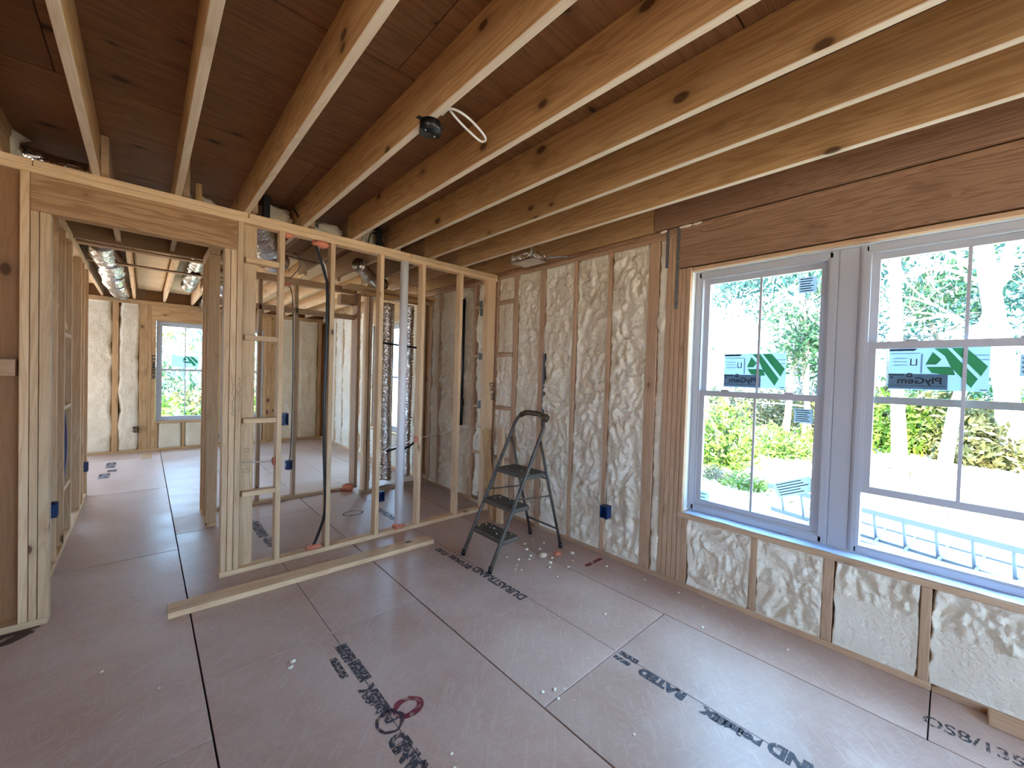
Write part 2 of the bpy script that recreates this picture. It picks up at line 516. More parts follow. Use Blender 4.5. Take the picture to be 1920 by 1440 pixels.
# ------------------------------------------------------------------ floor
ZJ = 2.815          # underside of the joists
floor = empty('floor', (0, 0, 0), 'worn pinkish brown strand-board subfloor laid in staggered sheets', 'floor', kind='structure')
mesh_obj('joint_filler', *box_geo((-4.0, -3.4, -.045), (3.3, 10.3, -.0205)), M_GAP, floor)
W = 1.219
rows = [(-4.657 + .0, 0.4), (-3.419, 1.63), (-2.20, 0.4), (-.981, 2.11), (.238, 2.52), (1.457, 1.29), (2.674, .02)]
PANELS = {}
for ri, (x0, yj) in enumerate(rows):
    x1 = min(x0 + W, 3.26)
    x0c = max(x0, -4.0)
    y = yj - 2.438 * 3
    while y < 10.25:
        a, b = max(y, -3.4), min(y + 2.438, 10.25)
        if b - a > .05:
            o = lum('floor_panel', floor, (x0c + .004, a + .0028, -.02), (x1 - .004, b - .0028, 0), M_OSB, axis='x', ch=.0015)
            PANELS[(ri, round(y, 2))] = (o, a, b)
        y += 2.438
def panel_at(ri, y):
    for (r, _), (o, a, b) in PANELS.items():
        if r == ri and a <= y <= b: return o
    return floor
def decal(name, ri, y, verts, faces, mat):
    p = panel_at(ri, y)
    me_o = mesh_obj(name, verts, faces, mat, None, (0, 0, 0))
    me_o.parent = p
    me_o.location = -p.location
    return me_o
def flat_quad(x0, x1, y0, y1, z=.0008):
    return [(x0, y0, z), (x1, y0, z), (x1, y1, z), (x0, y1, z)], [(0, 1, 2, 3)]
def floor_text(ri, body, x, y, length, size, mat, toward_far=True, z=.0009, bold=.004):
    # printed along the length of the sheet; letters stand towards -x when read from near to far
    V, F = text_geo(body, size, bold)
    x0 = min(v.x for v in V); x1 = max(v.x for v in V); s = length / (x1 - x0)
    if toward_far: P = [(x - v.y, y + (v.x - x0) * s, z) for v in V]
    else: P = [(x + v.y, y - (v.x - x0) * s, z) for v in V]
    return decal('print', ri, y + (.01 if toward_far else -.01), P, F, mat)
def ring(ri, cx, cy, rx, ry, w, mat, seed, z=.0010, n=40):
    V, F = [], []
    for k in range(n):
        a = 2 * math.pi * k / n
        j = noise.noise(Vector((math.cos(a) * 1.2, math.sin(a) * 1.2, seed)))
        ww = w * (1 + .7 * j)
        for q in (-ww / 2, ww / 2):
            V.append((cx + math.cos(a) * (rx + q) + .01 * j, cy + math.sin(a) * (ry + q) + .012 * j, z))
    for k in range(n):
        a, b = 2 * k, 2 * ((k + 1) % n)
        F.append((a, a + 1, b + 1, b))
    return decal('paint_ring', ri, cy, V, F, mat)
# chalk centre lines of the sheets
for ri, x in ((4, .868), (5, 2.085)):
    for (r, _), (o, a, b) in list(PANELS.items()):
        if r == ri and b > .2 and a < 8:
            decal('centre_line', ri, (a + b) / 2, *flat_quad(x - .0022, x + .0022, a + .01, b - .01, .0006), M_LINE)
# right-hand row of print
floor_text(5, 'DURASTRAND', 2.09, 2.045, .60, .105, M_INK)
floor_text(5, 'EXPOSURE', 2.05, 2.66, .30, .07, M_INK2, bold=.007)
floor_text(5, 'STURD', 2.035, 2.99, .17, .07, M_INK)
decal('print_block', 5, 1.2, *flat_quad(2.075, 2.115, 1.155, 1.27), M_INK2)
decal('print_block', 5, 1.2, *flat_quad(2.025, 2.058, 1.175, 1.275), M_INK2)
floor_text(5, 'RATED', 2.075, .865, .255, .075, M_INK, bold=.006)
floor_text(5, 'pointSIX', 2.07, .52, .265, .065, M_INK, bold=.007)
floor_text(5, 'DURASTRAND', 2.11, -.12, .62, .105, M_INK, bold=.006)
# left-hand row of print
decal('print_block', 4, 2.3, *flat_quad(.835, .90, 2.205, 2.375), M_INK2)
decal('print_block', 4, 2.1, *flat_quad(.842, .905, 2.015, 2.195), M_INK2)
decal('print_block', 4, 2.2, *flat_quad(.775, .815, 2.10, 2.29), M_INK2)
floor_text(4, 'pointSIX', .885, 1.69, .29, .095, M_INK2, bold=.008)
floor_text(4, 'DURASTRAND', .875, 1.02, .60, .105, M_INK2, bold=.008)
ring(4, .958, 1.722, .060, .05, .032, M_REDPAINT, 1.1)
ring(4, .853, 1.70, .055, .058, .017, M_DKPAINT, 4.2, .0012)
ring(5, 1.77, 4.545, .105, .075, .018, M_DKPAINT, 8.2)
decal('red_mark', 6, 2.07, *flat_quad(2.82, 3.05, 2.055, 2.09), M_REDPAINT)
decal('dark_stain', 3, 3.64, [(-.78, 3.715, .0009), (-.45, 3.715, .0009), (-.47, 3.64, .0009), (-.55, 3.57, .0009), (-.66, 3.56, .0009), (-.78, 3.52, .0009)], [(0, 5, 4, 3, 2, 1)], M_STAIN)
floor_text(6, 'OSB/1350', 2.80, .04, .36, .105, M_INK2, toward_far=False, bold=.002)
# print on the hall sheets
for (a, b, c, d) in ((-.46, -.33, 8.75, 9.25), (-.50, -.36, 8.0, 8.35), (-.42, -.30, 8.42, 8.6)):
    floor_text(3, 'RATED', b, c, d - c, b - a, M_INK, bold=.012)
floor_text(4, 'DURASTRAND', .90, 4.40, .52, .10, M_INK2, bold=.009)
floor_text(4, 'RATED', .93, 4.12, .24, .12, M_INK2, bold=.009)
floor_text(5, 'DURASTRAND', 2.08, 3.98, .55, .09, M_INK)

# ------------------------------------------------------------------ ceiling
ceiling = empty('ceiling', (0, 0, ZJ), 'open ceiling of pine joists under a dark plywood subfloor', 'ceiling', kind='structure')
ZT = ZJ + .238
JX = [-1.85, -1.44, -1.035, -.63, -.235, .168, .580, .990, 1.400, 1.803, 2.202, 2.620]
for i, x in enumerate(JX):
    ye = 3.83 if i >= 8 else 5.0
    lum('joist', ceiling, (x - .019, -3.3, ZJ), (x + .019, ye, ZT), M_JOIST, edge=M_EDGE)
# short lap ends of the next run standing on the partition
for i, x in enumerate(JX[8:]):
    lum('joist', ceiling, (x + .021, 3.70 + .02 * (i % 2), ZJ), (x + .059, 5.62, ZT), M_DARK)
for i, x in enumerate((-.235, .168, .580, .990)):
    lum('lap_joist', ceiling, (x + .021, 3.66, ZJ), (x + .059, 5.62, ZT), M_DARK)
# rim joist over the window wall in two lengths
lum('rim_joist', ceiling, (3.085, 1.70, ZJ + .022), (3.123, 5.62, ZT), M_JOIST)
lum('rim_joist', ceiling, (3.080, -3.3, ZJ + .022), (3.118, 1.695, ZT), M_HEAD)
# underside of the subfloor: sheets running across the joists
for r_, (y0, y1) in enumerate(((-3.35, -1.82), (-1.82, -.6), (-.6, .62), (.62, 1.84), (1.84, 3.06), (3.06, 4.28), (4.28, 5.62))):
    off = 0 if r_ % 2 else 1.22
    x = -4.0 - off
    while x < 3.26:
        a, b = max(-4.0, x), min(3.26, x + 2.44)
        if b - a > .05:
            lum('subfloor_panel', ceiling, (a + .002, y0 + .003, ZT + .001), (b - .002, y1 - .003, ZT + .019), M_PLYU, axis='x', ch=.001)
        x += 2.44
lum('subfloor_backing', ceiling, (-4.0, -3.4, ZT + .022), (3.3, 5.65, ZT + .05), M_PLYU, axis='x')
# ceiling over the far room: pale joists, insulation between them
for k in range(-4, 10):
    x = -.55 + .4125 * k
    lum('joist', ceiling, (x - .019, 5.62, ZJ), (x + .019, 10.15, ZT - .02), M_STUD)
    if x < 3.0:
        lum('insulation_batt', ceiling, (x + .03, 5.66, ZT - .05), (x + .382, 10.15, ZT + .02), M_FOAMY, axis='y', ch=.03)
for y in (5.80, 6.68):
    lum('strapping', ceiling, (-2.2, y, ZJ - .02), (1.0, y + .09, ZJ), M_DARK)
lum('beam', ceiling, (-4.0, 5.58, ZJ - .03), (.55, 5.62, ZT - .01), M_DARK)
lum('attic_board', ceiling, (-4.0, 5.65, ZT + .022), (3.3, 10.3, ZT + .05), M_SHEET, axis='x')

# ------------------------------------------------------------------ partition with the doorway
YP, YB = 3.72, 3.81
wf = empty('wall_front', (0, YP, 0), 'bare pine stud partition with doorway between the room and the hall', 'wall', kind='structure')
def st(x0, x1, z0=.04, z1=2.735, y0=YP, y1=YB, mat=M_STUD, parent=wf, name='stud'):
    return lum(name, parent, (x0, y0, z0), (x1, y1, z1), mat, axis='z')
lum('bottom_plate', wf, (-4.0, YP, 0), (-.425, YB, .04), M_STUD)
lum('bottom_plate', wf, (.435, YP, 0), (3.10, YB, .04), M_STUD)
lum('top_plate', wf, (-4.0, YP, 2.735), (3.12, YB, 2.7745), M_STUD)
lum('top_plate', wf, (-4.0, YP, 2.775), (-.50, YB, 2.8145), M_STUD)
lum('top_plate', wf, (-.497, YP, 2.775), (.585, YB, 2.8145), M_STUD)
lum('top_plate', wf, (.592, YP, 2.775), (1.97, YB, 2.8145), M_STUD)
lum('top_plate', wf, (1.975, YP, 2.775), (3.12, YB, 2.8145), M_STUD)
st(-.546, -.508); st(-.505, -.4715, z1=2.512, name='jack_stud'); st(-.4685, -.425, z1=2.512, name='jack_stud')
lum('header', wf, (-.507, YP + .001, 2.513), (.520, YP + .04, 2.734), M_DOORH)
lum('header', wf, (-.507, YP + .048, 2.513), (.520, YB - .001, 2.734), M_JOIST)
st(.441, .478, z1=2.512, name='jack_stud'); st(.481, .5185, z1=2.512, name='jack_stud'); st(.5215, .559)
st(.566, .655, y0=3.77, y1=YB, name='stud')
for z0, z1 in ((2.435, 2.478), (1.832, 1.872), (1.178, 1.217), (.60, .639)):
    lum('block', wf, (.575, YP - .004, z0), (.804, YB - .02, z1), M_STUD)
for x in (.806, 1.205, 1.660, 2.112, 2.588):
    st(x, x + .038)
st(2.985, 3.10, y0=YP, y1=YB, name='corner_post')
for x in (-1.0, -1.42, -1.84, -2.25, -2.66): st(x - .038, x)
lum('block', wf, (-1.0, YP, 1.525), (-.56, YP + .088, 1.625), M_DARK)
lum('backing_panel', wf, (-4.0, YB + .002, .03), (-.53, YB + .02, 2.74), M_SHEET, axis='z')
# pencil notes on the flat stud
def scrawl(parent, x0, x1, y, z0, z1, lines, seed, vertical=False):
    rr = random.Random(seed); parts = []
    for i in range(lines):
        z = z1 - (z1 - z0) * (i + .5) / lines
        pts = []; x = x0
        while x < x1:
            pts.append(Vector((x, y, z + rr.uniform(-.008, .008)))); x += .008
        if len(pts) > 2: parts.append(tube_geo(pts, .0011, 4))
    V, F = merge(parts)
    return mesh_obj('pencil_note', V, F, M_MARKER, parent)
scrawl(wf, .585, .64, 3.7692, .935, .985, 2, 3)
scrawl(wf, .582, .64, 3.7692, .775, .815, 2, 5)
def vscrawl(parent, x, y, z0, z1, amp, seed, r=.0012):
    rr = random.Random(seed); pts = []; z = z0
    while z < z1:
        pts.append(Vector((x + rr.uniform(-amp, amp), y, z))); z += .009
    V, F = tube_geo(pts, r, 4)
    return mesh_obj('pencil_note', V, F, M_MARKER, parent)
vscrawl(wf, .505, YP - .001, 1.24, 1.50, .007, 2); vscrawl(wf, .548, YP - .001, 1.27, 1.54, .007, 9)

# ------------------------------------------------------------------ exterior wall with the twin window
XW, XO = 3.12, 3.26
wr = empty('wall_right', (XW, 0, 0), 'exterior stud wall packed with cream spray foam around the twin window', 'wall', kind='structure')
def foam(parent, axis, plane, u0, u1, v0, v1, seed, amp=.022, recess=.012, over=.010, mat=M_FOAM, du=.012, name='foam_fill', flat=None, notch=None, shave=0.0, fq=12.5):
    """Lumpy sprayed foam between two studs. axis 'x': plane x = plane, faces -x, u = y. axis 'y': plane y, faces -y, u = x."""
    nu = max(6, int((u1 - u0) / du)); nv = max(8, int((v1 - v0) / (du * 1.25)))
    V, F = [], []
    for j in range(nv + 1):
        v = v0 + (v1 - v0) * j / nv
        eL = u0 - over * (.3 + 1.8 * noise.noise(Vector((v * 3.1, seed * 7.3, 1)))) + .013 * noise.noise(Vector((v * 15, seed, 2)))
        eR = u1 + over * (.3 + 1.8 * noise.noise(Vector((v * 3.3, seed * 5.1, 8)))) + .013 * noise.noise(Vector((v * 14, seed, 6)))
        if notch and notch[0] < v < notch[1]: eL += notch[2]
        for i in range(nu + 1):
            t = i / nu
            u = eL + (eR - eL) * t
            p = Vector((u * 1.0, v * .72, seed * 3.17))
            q = p + Vector((noise.noise(p * 5), noise.noise(p * 5 + Vector((9, 1, 4))), 0)) * .09
            f1 = noise.voronoi(q * fq)[0][0]; f2 = noise.voronoi(q * fq * 2.3 + Vector((3, 3, 3)))[0][0]
            w = .95 * (.75 - f1) + .55 * (.7 - f2) + .3 * abs(noise.noise(q * 40)) + .55 * noise.noise(q * 3.2)
            w = amp * (w - .25)
            if flat and v < flat: w = min(w, -.004) * .35 + .006
            if shave: w = min(w, shave)
            e = min(t, 1 - t, j / nv * 3, (nv - j) / nv * 3)
            edge = max(0.0, 1 - e / .10)
            w = (w - recess) * (1 - edge) + (-.003 - .0 * edge) * edge
            if i in (0, nu): w = -.05
            if axis == 'x': V.append((plane - w, u, v))
            else: V.append((u, plane - w, v))
    m = nu + 1
    for j in range(nv):
        for i in range(nu):
            a = j * m + i
            q = (a, a + 1, a + m + 1, a + m)
            F.append(q[::-1] if axis == 'x' else q)
    # back face so that the fill is a solid
    o = len(V)
    if axis == 'x': V += [(plane + .12, u0, v0), (plane + .12, u1, v0), (plane + .12, u1, v1), (plane + .12, u0, v1)]
    else: V += [(u0, plane + .12, v0), (u1, plane + .12, v0), (u1, plane + .12, v1), (u0, plane + .12, v1)]
    bl, br, tr, tl = 0, nu, nv * m + nu, nv * m
    F += [(o, o + 1, o + 2, o + 3)]
    F += [tuple([o, o + 1] + list(range(br, bl - 1, -1))), tuple([o + 3, o + 2] + list(range(tr, tl - 1, -1)))]
    F += [tuple([o, o + 3] + [k * m for k in range(nv, -1, -1)]), tuple([o + 1, o + 2] + [k * m + nu for k in range(nv, -1, -1)])]
    return mesh_obj(name, V, F, mat, parent, None, True)
def sx(y0, y1, z0=.04, z1=2.757, mat=M_EXT, name='stud', x0=XW, x1=XO - .002):
    return lum(name, wr, (x0, y0, z0), (x1, y1, z1), mat, axis='z')
# plates
lum('bottom_plate', wr, (XW - .003, 1.25, 0), (XO, 5.55, .04), M_EXT)
lum('bottom_plate', wr, (XW - .003, .02, 0), (XO, 1.248, .04), M_EXT)
lum('bottom_plate', wr, (XW - .003, -3.3, 0), (XO, .018, .04), M_EXT)
lum('top_plate', wr, (XW, 1.50, 2.757), (XO, 5.55, 2.7955), M_EXT)
lum('top_plate', wr, (XW - .002, -3.3, 2.796), (XO, 5.55, 2.834), M_HEAD)
# studs left of the window
sx(3.342, 3.418); sx(2.930, 3.005); sx(2.508, 2.548); sx(2.108, 2.150); sx(1.660, 1.750)
for a, b in ((1.550, 1.588), (1.510, 1.547), (1.470, 1.507), (1.434, 1.467)):
    sx(a, b, z1=2.757 if a > 1.5 else 2.50, name='jack_stud' if a < 1.5 else 'stud')
sx(1.395, 1.430, z1=2.50, name='jack_stud')
lum('nailer', wr, (XW, 3.70, .04), (XO, 3.765, 2.757), M_EXT, axis='z')
# corner bay with three blocks
zb = [.04, .62, 1.212, 1.844, 2.459, 2.757]
for a in zb[1:-1]:
    lum('block', wr, (XW - .002, 3.42, a), (XO - .02, 3.70, a + .036), M_EXT)
sd = 1
for a, b in zip(zb[:-1], zb[1:]):
    foam(wr, 'x', XW, 3.425, 3.70, a + (.04 if a > .1 else .0), b - .002, sd, recess=.02, amp=.05); sd += 1
foam(wr, 'x', XW, 3.005, 3.342, .04, 2.755, 11, amp=.05, recess=.02)
foam(wr, 'x', XW, 2.548, 2.930, .04, 2.755, 12, amp=.055, recess=.02)
foam(wr, 'x', XW, 2.150, 2.508, .04, 2.755, 13, amp=.055, recess=.02)
foam(wr, 'x', XW, 1.750, 2.108, .04, 2.755, 14, amp=.06, recess=.02)
foam(wr, 'x', XW, 1.590, 1.660, .04, 2.755, 15, amp=.022, recess=.012)
blob('foam_lump', (XW + .01, 1.625, 2.085), .05, M_FOAM, wr, 3, (.6, .8, 1.5))
blob('foam_lump', (XW + .01, 1.615, .25), .045, M_FOAM, wr, 5, (.5, .9, 3.0))
mesh_obj('gap_shade_strip', *box_geo((XW - .005, 2.902, 1.10), (XW + .05, 2.930, 1.86)), M_BLACK, wr)  # black strip painting in the shaded slot beside the foam
# header, sill, cripples
lum('header', wr, (XW, -.62, 2.508), (XW + .04, 1.495, 2.7955), M_HEAD)
lum('header', wr, (XO - .05, -.62, 2.508), (XO - .004, 1.495, 2.7955), M_HEAD)
lum('header_trim', wr, (XW + .012, -.50, 2.470), (XO, 1.395, 2.4985), M_EXT)
lum('sill', wr, (XW - .006, -.50, .548), (XO, 1.430, .588), M_EXT)
sx(1.350, 1.394, z1=.547, name='cripple_stud'); sx(.864, .906, z1=.547, name='cripple_stud'); sx(.448, .499, z1=.547, name='cripple_stud')
sx(.032, .074, z1=.547, name='cripple_stud'); sx(-.40, -.36, z1=.547, name='cripple_stud')
foam(wr, 'x', XW, .906, 1.350, .04, .548, 21, amp=.045, recess=.016, du=.008)
foam(wr, 'x', XW, .499, .864, .04, .548, 22, amp=.045, recess=.016, du=.008)
foam(wr, 'x', XW, .074, .448, .04, .548, 23, amp=.045, recess=.012, du=.008, flat=.36)
foam(wr, 'x', XW, -.36, .032, .04, .548, 24, amp=.045, recess=.012, du=.008, flat=.33)
foam(wr, 'x', XW, -.50, -.40, .04, .548, 25, amp=.04, recess=.012)
# beyond the right edge of the picture
sx(-.54, -.50, z1=2.50, name='jack_stud'); sx(-.58, -.541); sx(-.62, -.581)
for y in (-1.05, -1.46, -1.87, -2.28, -2.69, -3.1): sx(y, y + .04)
ys = [-.62, -1.01, -1.42, -1.83, -2.24, -2.65]
for i, y in enumerate(ys):
    foam(wr, 'x', XW, y - .39, y, .04, 2.79, 30 + i, amp=.03, du=.04)
# metal straps over the king studs
lum('strap_tie', wr, (XW - .004, 1.578, 2.525), (XW - .001, 1.605, 2.83), M_STEEL, axis='z', ch=.0008)
lum('strap_tie', wr, (XW - .004, 1.488, 2.185), (XW - .001, 1.518, 2.83), M_STEEL, axis='z', ch=.0008)
for y, w in ((1.63, .06), (1.45, .10), (1.36, .07)):
    blob('foam_drip', (XW - .003, y, 2.827), .012, M_FOAM, wr, y * 9, (.6, w / .024, .9))
# stretch of the wall behind the partition
for y0, y1 in ((4.13, 4.17), (4.53, 4.57), (4.94, 4.985), (5.19, 5.24)): sx(y0, y1)
for a in (.62, 1.205, 1.835, 2.45):
    lum('block', wr, (XW - .002, 3.83, a), (XO - .02, 4.13, a + .036), M_EXT)
zz = [.04, .62, 1.205, 1.835, 2.45, 2.757]
for i in range(5):
    foam(wr, 'x', XW, 3.86, 4.10, zz[i] + .04, zz[i + 1] - .01, 41 + i, recess=.015, over=.025, du=.016, amp=.055)
foam(wr, 'x', XW, 4.17, 4.53, .04, 2.755, 50, amp=.06, du=.018, over=.03)
foam(wr, 'x', XW, 4.57, 4.94, .04, 2.755, 51, amp=.06, du=.018, over=.03)
foam(wr, 'x', XW, 4.985, 5.19, .04, 2.755, 52, amp=.03, du=.022, over=.02)
for y, z in ((4.02, 2.50), (4.01, 2.40), (4.01, 1.85), (4.0, 1.25), (3.97, .10)):
    lum('nail_plate', wr, (XW - .006, y - .03, z - .045), (XW - .003, y + .03, z + .045), M_PLATE, axis='z', ch=.0008)
lum('nail_plate', wr, (XW - .006, 4.36, 2.55), (XW - .003, 4.44, 2.65), M_PLATE, axis='z', ch=.0008)
# stretch along the far room
for k in range(10):
    y = 5.60 + .45 * k
    if k not in (2, 3): sx(y, y + .04, mat=M_STUD, name='stud')
    if k < 9 and not 1 <= k <= 3: foam(wr, 'x', XW, y + .04, y + .45, .04, 2.755, 60 + k, amp=.05, du=.03, over=.03)
lum('bottom_plate', wr, (XW - .003, 5.55, 0), (XO, 10.1, .04), M_STUD)
lum('top_plate', wr, (XW, 5.55, 2.757), (XO, 10.1, 2.834), M_STUD)
# outside sheathing with the openings left free
for lo, hi in (((XO, 1.395, -.6), (XO + .02, 6.05, 3.1)), ((XO, -3.4, -.6), (XO + .02, -.50, 3.1)), ((XO, -.50, -.6), (XO + .02, 1.395, .588)),
               ((XO, -.50, 2.47), (XO + .02, 1.395, 3.1)), ((XO, 7.35, -.6), (XO + .02, 10.3, 3.1)), ((XO, 6.05, -.6), (XO + .02, 7.35, .588)), ((XO, 6.05, 2.47), (XO + .02, 7.35, 3.1))):
    lum('sheathing', wr, lo, hi, M_SHEET, axis='z', ch=.001)

# ------------------------------------------------------------------ windows
def window(name, label, axis, face, u0, u1, z0, z1, raised=0.0, out=1, fr=.05, sash=.042, lock=True, muntins=True, zmid=None):
    """Double-hung vinyl window. axis 'x': frame face at x = face, outwards +x, u = y. axis 'y': face at y, outwards +y, u = x."""
    root = empty(name, (face, (u0 + u1) / 2, z0) if axis == 'x' else ((u0 + u1) / 2, face, z0), label, 'window', kind='structure')
    def bx(nm, par, ua, ub, za, zb_, d0, d1, mat, ch=.003):
        lo, hi = ((face + d0, ua, za), (face + d1, ub, zb_)) if axis == 'x' else ((ua, face + d0, za), (ub, face + d1, zb_))
        return bchild(nm, par, lo, hi, mat, ch)
    def bchild(nm, par, lo, hi, mat, ch):
        o = lum(nm, None, lo, hi, mat, axis='z', ch=ch)
        o.parent = par
        base = par.location if par is root else root.location + par.location
        o.location = o.location - base
        return o
    # frame: four members with an inner stop
    parts = []
    def fb(ua, ub, za, zb_, d0, d1):
        lo, hi = ((face + d0, ua, za), (face + d1, ub, zb_)) if axis == 'x' else ((ua, face + d0, za), (ub, face + d1, zb_))
        parts.append(box_geo(lo, hi))
    fb(u0, u0 + fr, z0, z1, 0, .082); fb(u1 - fr, u1, z0, z1, 0, .082)
    fb(u0 + fr, u1 - fr, z1 - fr, z1, 0, .082); fb(u0 + fr, u1 - fr, z0, z0 + fr, 0, .082)
    fb(u0 + .012, u0 + fr - .012, z0 + .012, z1 - .012, -.006, 0); fb(u1 - fr + .012, u1 - .012, z0 + .012, z1 - .012, -.006, 0)
    fb(u0 + .03, u1 - .03, z1 - fr + .012, z1 - .012, -.006, 0); fb(u0 + .03, u1 - .03, z0 + .012, z0 + fr - .012, -.006, 0)
    mesh_obj('frame', *merge(parts), M_VINYL, root)
    a, b = u0 + fr - .004, u1 - fr + .004
    zc = zmid if zmid else (z0 + z1) / 2
    def make_sash(nm, za, zb_, d0, d1):
        ps = []
        def sb(ua, ub, zc_, zd, e0=d0, e1=d1):
            lo, hi = ((face + e0, ua, zc_), (face + e1, ub, zd)) if axis == 'x' else ((ua, face + e0, zc_), (ub, face + e1, zd))
            ps.append(box_geo(lo, hi))
        sb(a, a + sash, za, zb_); sb(b - sash, b, za, zb_)
        sb(a + sash, b - sash, za, za + sash); sb(a + sash, b - sash, zb_ - sash, zb_)
        s = mesh_obj(nm, *merge(ps), M_VINYL, root)
        g = (d0 + d1) / 2
        bx('pane', s, a + sash - .004, b - sash + .004, za + sash - .004, zb_ - sash + .004, g - .003, g + .003, M_GLASS, ch=.0002)
        if muntins:
            u = (a + b) / 2
            bx('muntin', s, u - .008, u + .008, za + sash - .002, zb_ - sash + .002, g - .009, g - .0035, M_VINYL, ch=.001)
        return s
    make_sash('upper_sash', zc - .018, z1 - fr + .004, .044, .074)
    lo_s = make_sash('lower_sash', z0 + fr - .004 + raised, zc + .024 + raised, .010, .040)
    if lock:
        for t in (.24, .76):
            u = a + (b - a) * t
            bx('sash_lock', lo_s, u - .028, u + .028, zc + .024 + raised, zc + .036 + raised, .012, .036, M_VINYL, ch=.004)
    return root
FX = 3.21
win1 = window('window_1', 'closed white double-hung window unit beside the stud pack', 'x', FX, .505, 1.392, .602, 2.468, fr=.056, zmid=1.525)
win2 = window('window_2', 'white double-hung window unit with its lower sash raised partway', 'x', FX, -.486, .402, .602, 2.468, raised=.325, fr=.050, zmid=1.535)
lum('mullion_post', wr, (FX + .004, .403, .602), (FX + .07, .504, 2.468), M_VINYL, axis='z')
lum('shim_foam', wr, (XW + .03, 1.3925, .59), (XO, 1.3945, 2.468), M_SEAL, axis='z', ch=.0005)
lum('shim_foam', wr, (XW + .05, -.486, 2.4685), (XO - .002, 1.392, 2.4695), M_SEAL, axis='y', ch=.0002)
# wrinkled flashing tape on the sill
V, F = [], []
nn = 60
for i in range(nn + 1):
    y = 1.375 - (1.375 + .49) * i / nn
    for k in range(6):
        t = k / 5
        x = XW - .004 + .012 * noise.noise(Vector((y * 3, 2, 0))) * (1 - t) + (FX + .02 - XW) * t
        z = .5905 + .010 * abs(noise.noise(Vector((y * 5, k * .6, 1)))) * (1 if 0 < k < 5 else .5) + .006 * t
        V.append((x, y, z))
for i in range(nn):
    for k in range(5):
        q = i * 6 + k
        F.append((q, q + 1, q + 7, q + 6))
mesh_obj('flashing_tape', V, F, M_TAPE, wr, None, True)

def stk(win, x, yc, zc, w, h, rot=0.0, mat=None, lines=0, label=None):
    def P(u, v, dx=0):   # u to the viewer's right (towards -y), v up
        c, s = math.cos(rot), math.sin(rot)
        return (x - dx, yc - (u * c - v * s), zc + u * s + v * c)
    o = mesh_obj('sticker', [P(-w / 2, -h / 2), P(w / 2, -h / 2), P(w / 2, h / 2), P(-w / 2, h / 2)], [(0, 1, 2, 3)], mat or M_PAPER, win)
    if label: o['label'] = label
    ps = []
    rr = random.Random(int(yc * 1000))
    for i in range(lines):
        v = h / 2 - h * (i + .8) / (lines + .8)
        a, b = -w * .42, w * (.1 + .3 * rr.random())
        t = h * .03
        ps.append(([P(a, v - t, .0006), P(b, v - t, .0006), P(b, v + t, .0006), P(a, v + t, .0006)], [(0, 1, 2, 3)]))
    if ps:
        V, F = merge(ps)
        sub = mesh_obj('print', V, F, M_PAPERD, None, win.location)
        sub.parent = o; sub.location = (0, 0, 0)
    return o, P
def brand_sticker(win, x, yc, zc, w, h):
    o, P = stk(win, x, yc, zc, w, h, label='pale sticker with green chevron emblem and mirrored lettering')
    def sub(nm, polys, mat, dx):
        parts = [([P((u - .5) * w, (v - .5) * h, dx) for u, v in poly], [tuple(range(len(poly)))]) for poly in polys]
        V, F = merge(parts)
        s = mesh_obj(nm, V, F, mat, None, win.location); s.parent = o; s.location = (0, 0, 0)
    sub('grey_panel', [[(0.0, .02), (.62, .02), (.62, .38), (0, .38)]], M_PAPERG, .0006)
    sub('pale_lines', [[(.34, .40), (.36, .40), (.36, .86), (.34, .86)], [(.02, .86), (.33, .86), (.33, .88), (.02, .88)], [(.05, .74), (.20, .74), (.20, .76), (.05, .76)],
                       [(.05, .66), (.20, .66), (.20, .68), (.05, .68)], [(.05, .58), (.20, .58), (.20, .60), (.05, .60)], [(.85, .80), (.99, .80), (.99, .82), (.85, .82)], [(.88, .70), (.99, .70), (.99, .72), (.88, .72)]], M_PAPERL, .0007)
    sub('emblem', [[(.39, .60), (.46, .90), (.52, .78), (.55, .72), (.50, .60)], [(.40, .55), (.46, .40), (.62, .36), (.69, .36), (.66, .52), (.62, .55)],
                   [(.47, .98), (.60, .98), (.90, .28), (.84, .08), (.64, .55), (.58, .80)], [(.64, .98), (.78, .98), (.985, .56), (.925, .34)]], M_GREEN, .0012)
    sub('dark_bars', [[(.0, .93), (.0, .98), (.30, .98), (.27, .93)], [(.0, .34), (.17, .34), (.17, .375), (0, .375)], [(.02, .27), (.05, .27), (.05, .31), (.02, .31)],
                      [(.20, .30), (.26, .30), (.26, .33), (.20, .33)], [(.20, .37), (.26, .37), (.25, .40), (.21, .40)], [(.20, .33), (.215, .33), (.215, .37), (.20, .37)], [(.245, .33), (.26, .33), (.26, .37), (.245, .37)],
                      [(.23, .58), (.245, .58), (.245, .74), (.23, .74)], [(.29, .58), (.305, .58), (.305, .74), (.29, .74)], [(.245, .58), (.29, .58), (.29, .60), (.245, .60)],
                      [(.0, .09), (.60, .09), (.60, .10), (0, .10)], [(.92, .03), (.99, .03), (.99, .05), (.92, .05)]], M_PAPERD, .0013)
    V, F = text_geo('PlyGem', h * .21, .0012)
    x0 = min(v.x for v in V); x1 = max(v.x for v in V); L_ = w * .46; s = L_ / (x1 - x0)
    tx = mesh_obj('lettering', [P(w * .56 - .5 * w - (v.x - x0) * s, (.15 - .5) * h + v.y, .0016) for v in V], F, M_PAPERD, None, win.location)
    tx.parent = o; tx.location = (0, 0, 0)
brand_sticker(win1, FX + .052, .976, 1.706, .40, .25)
brand_sticker(win2, FX + .052, .064, 1.726, .387, .24)
stk(win1, FX + .052, .673, 2.282, .10, .108, 0, M_PAPERG, 6, 'small grey paper label near the top corner')
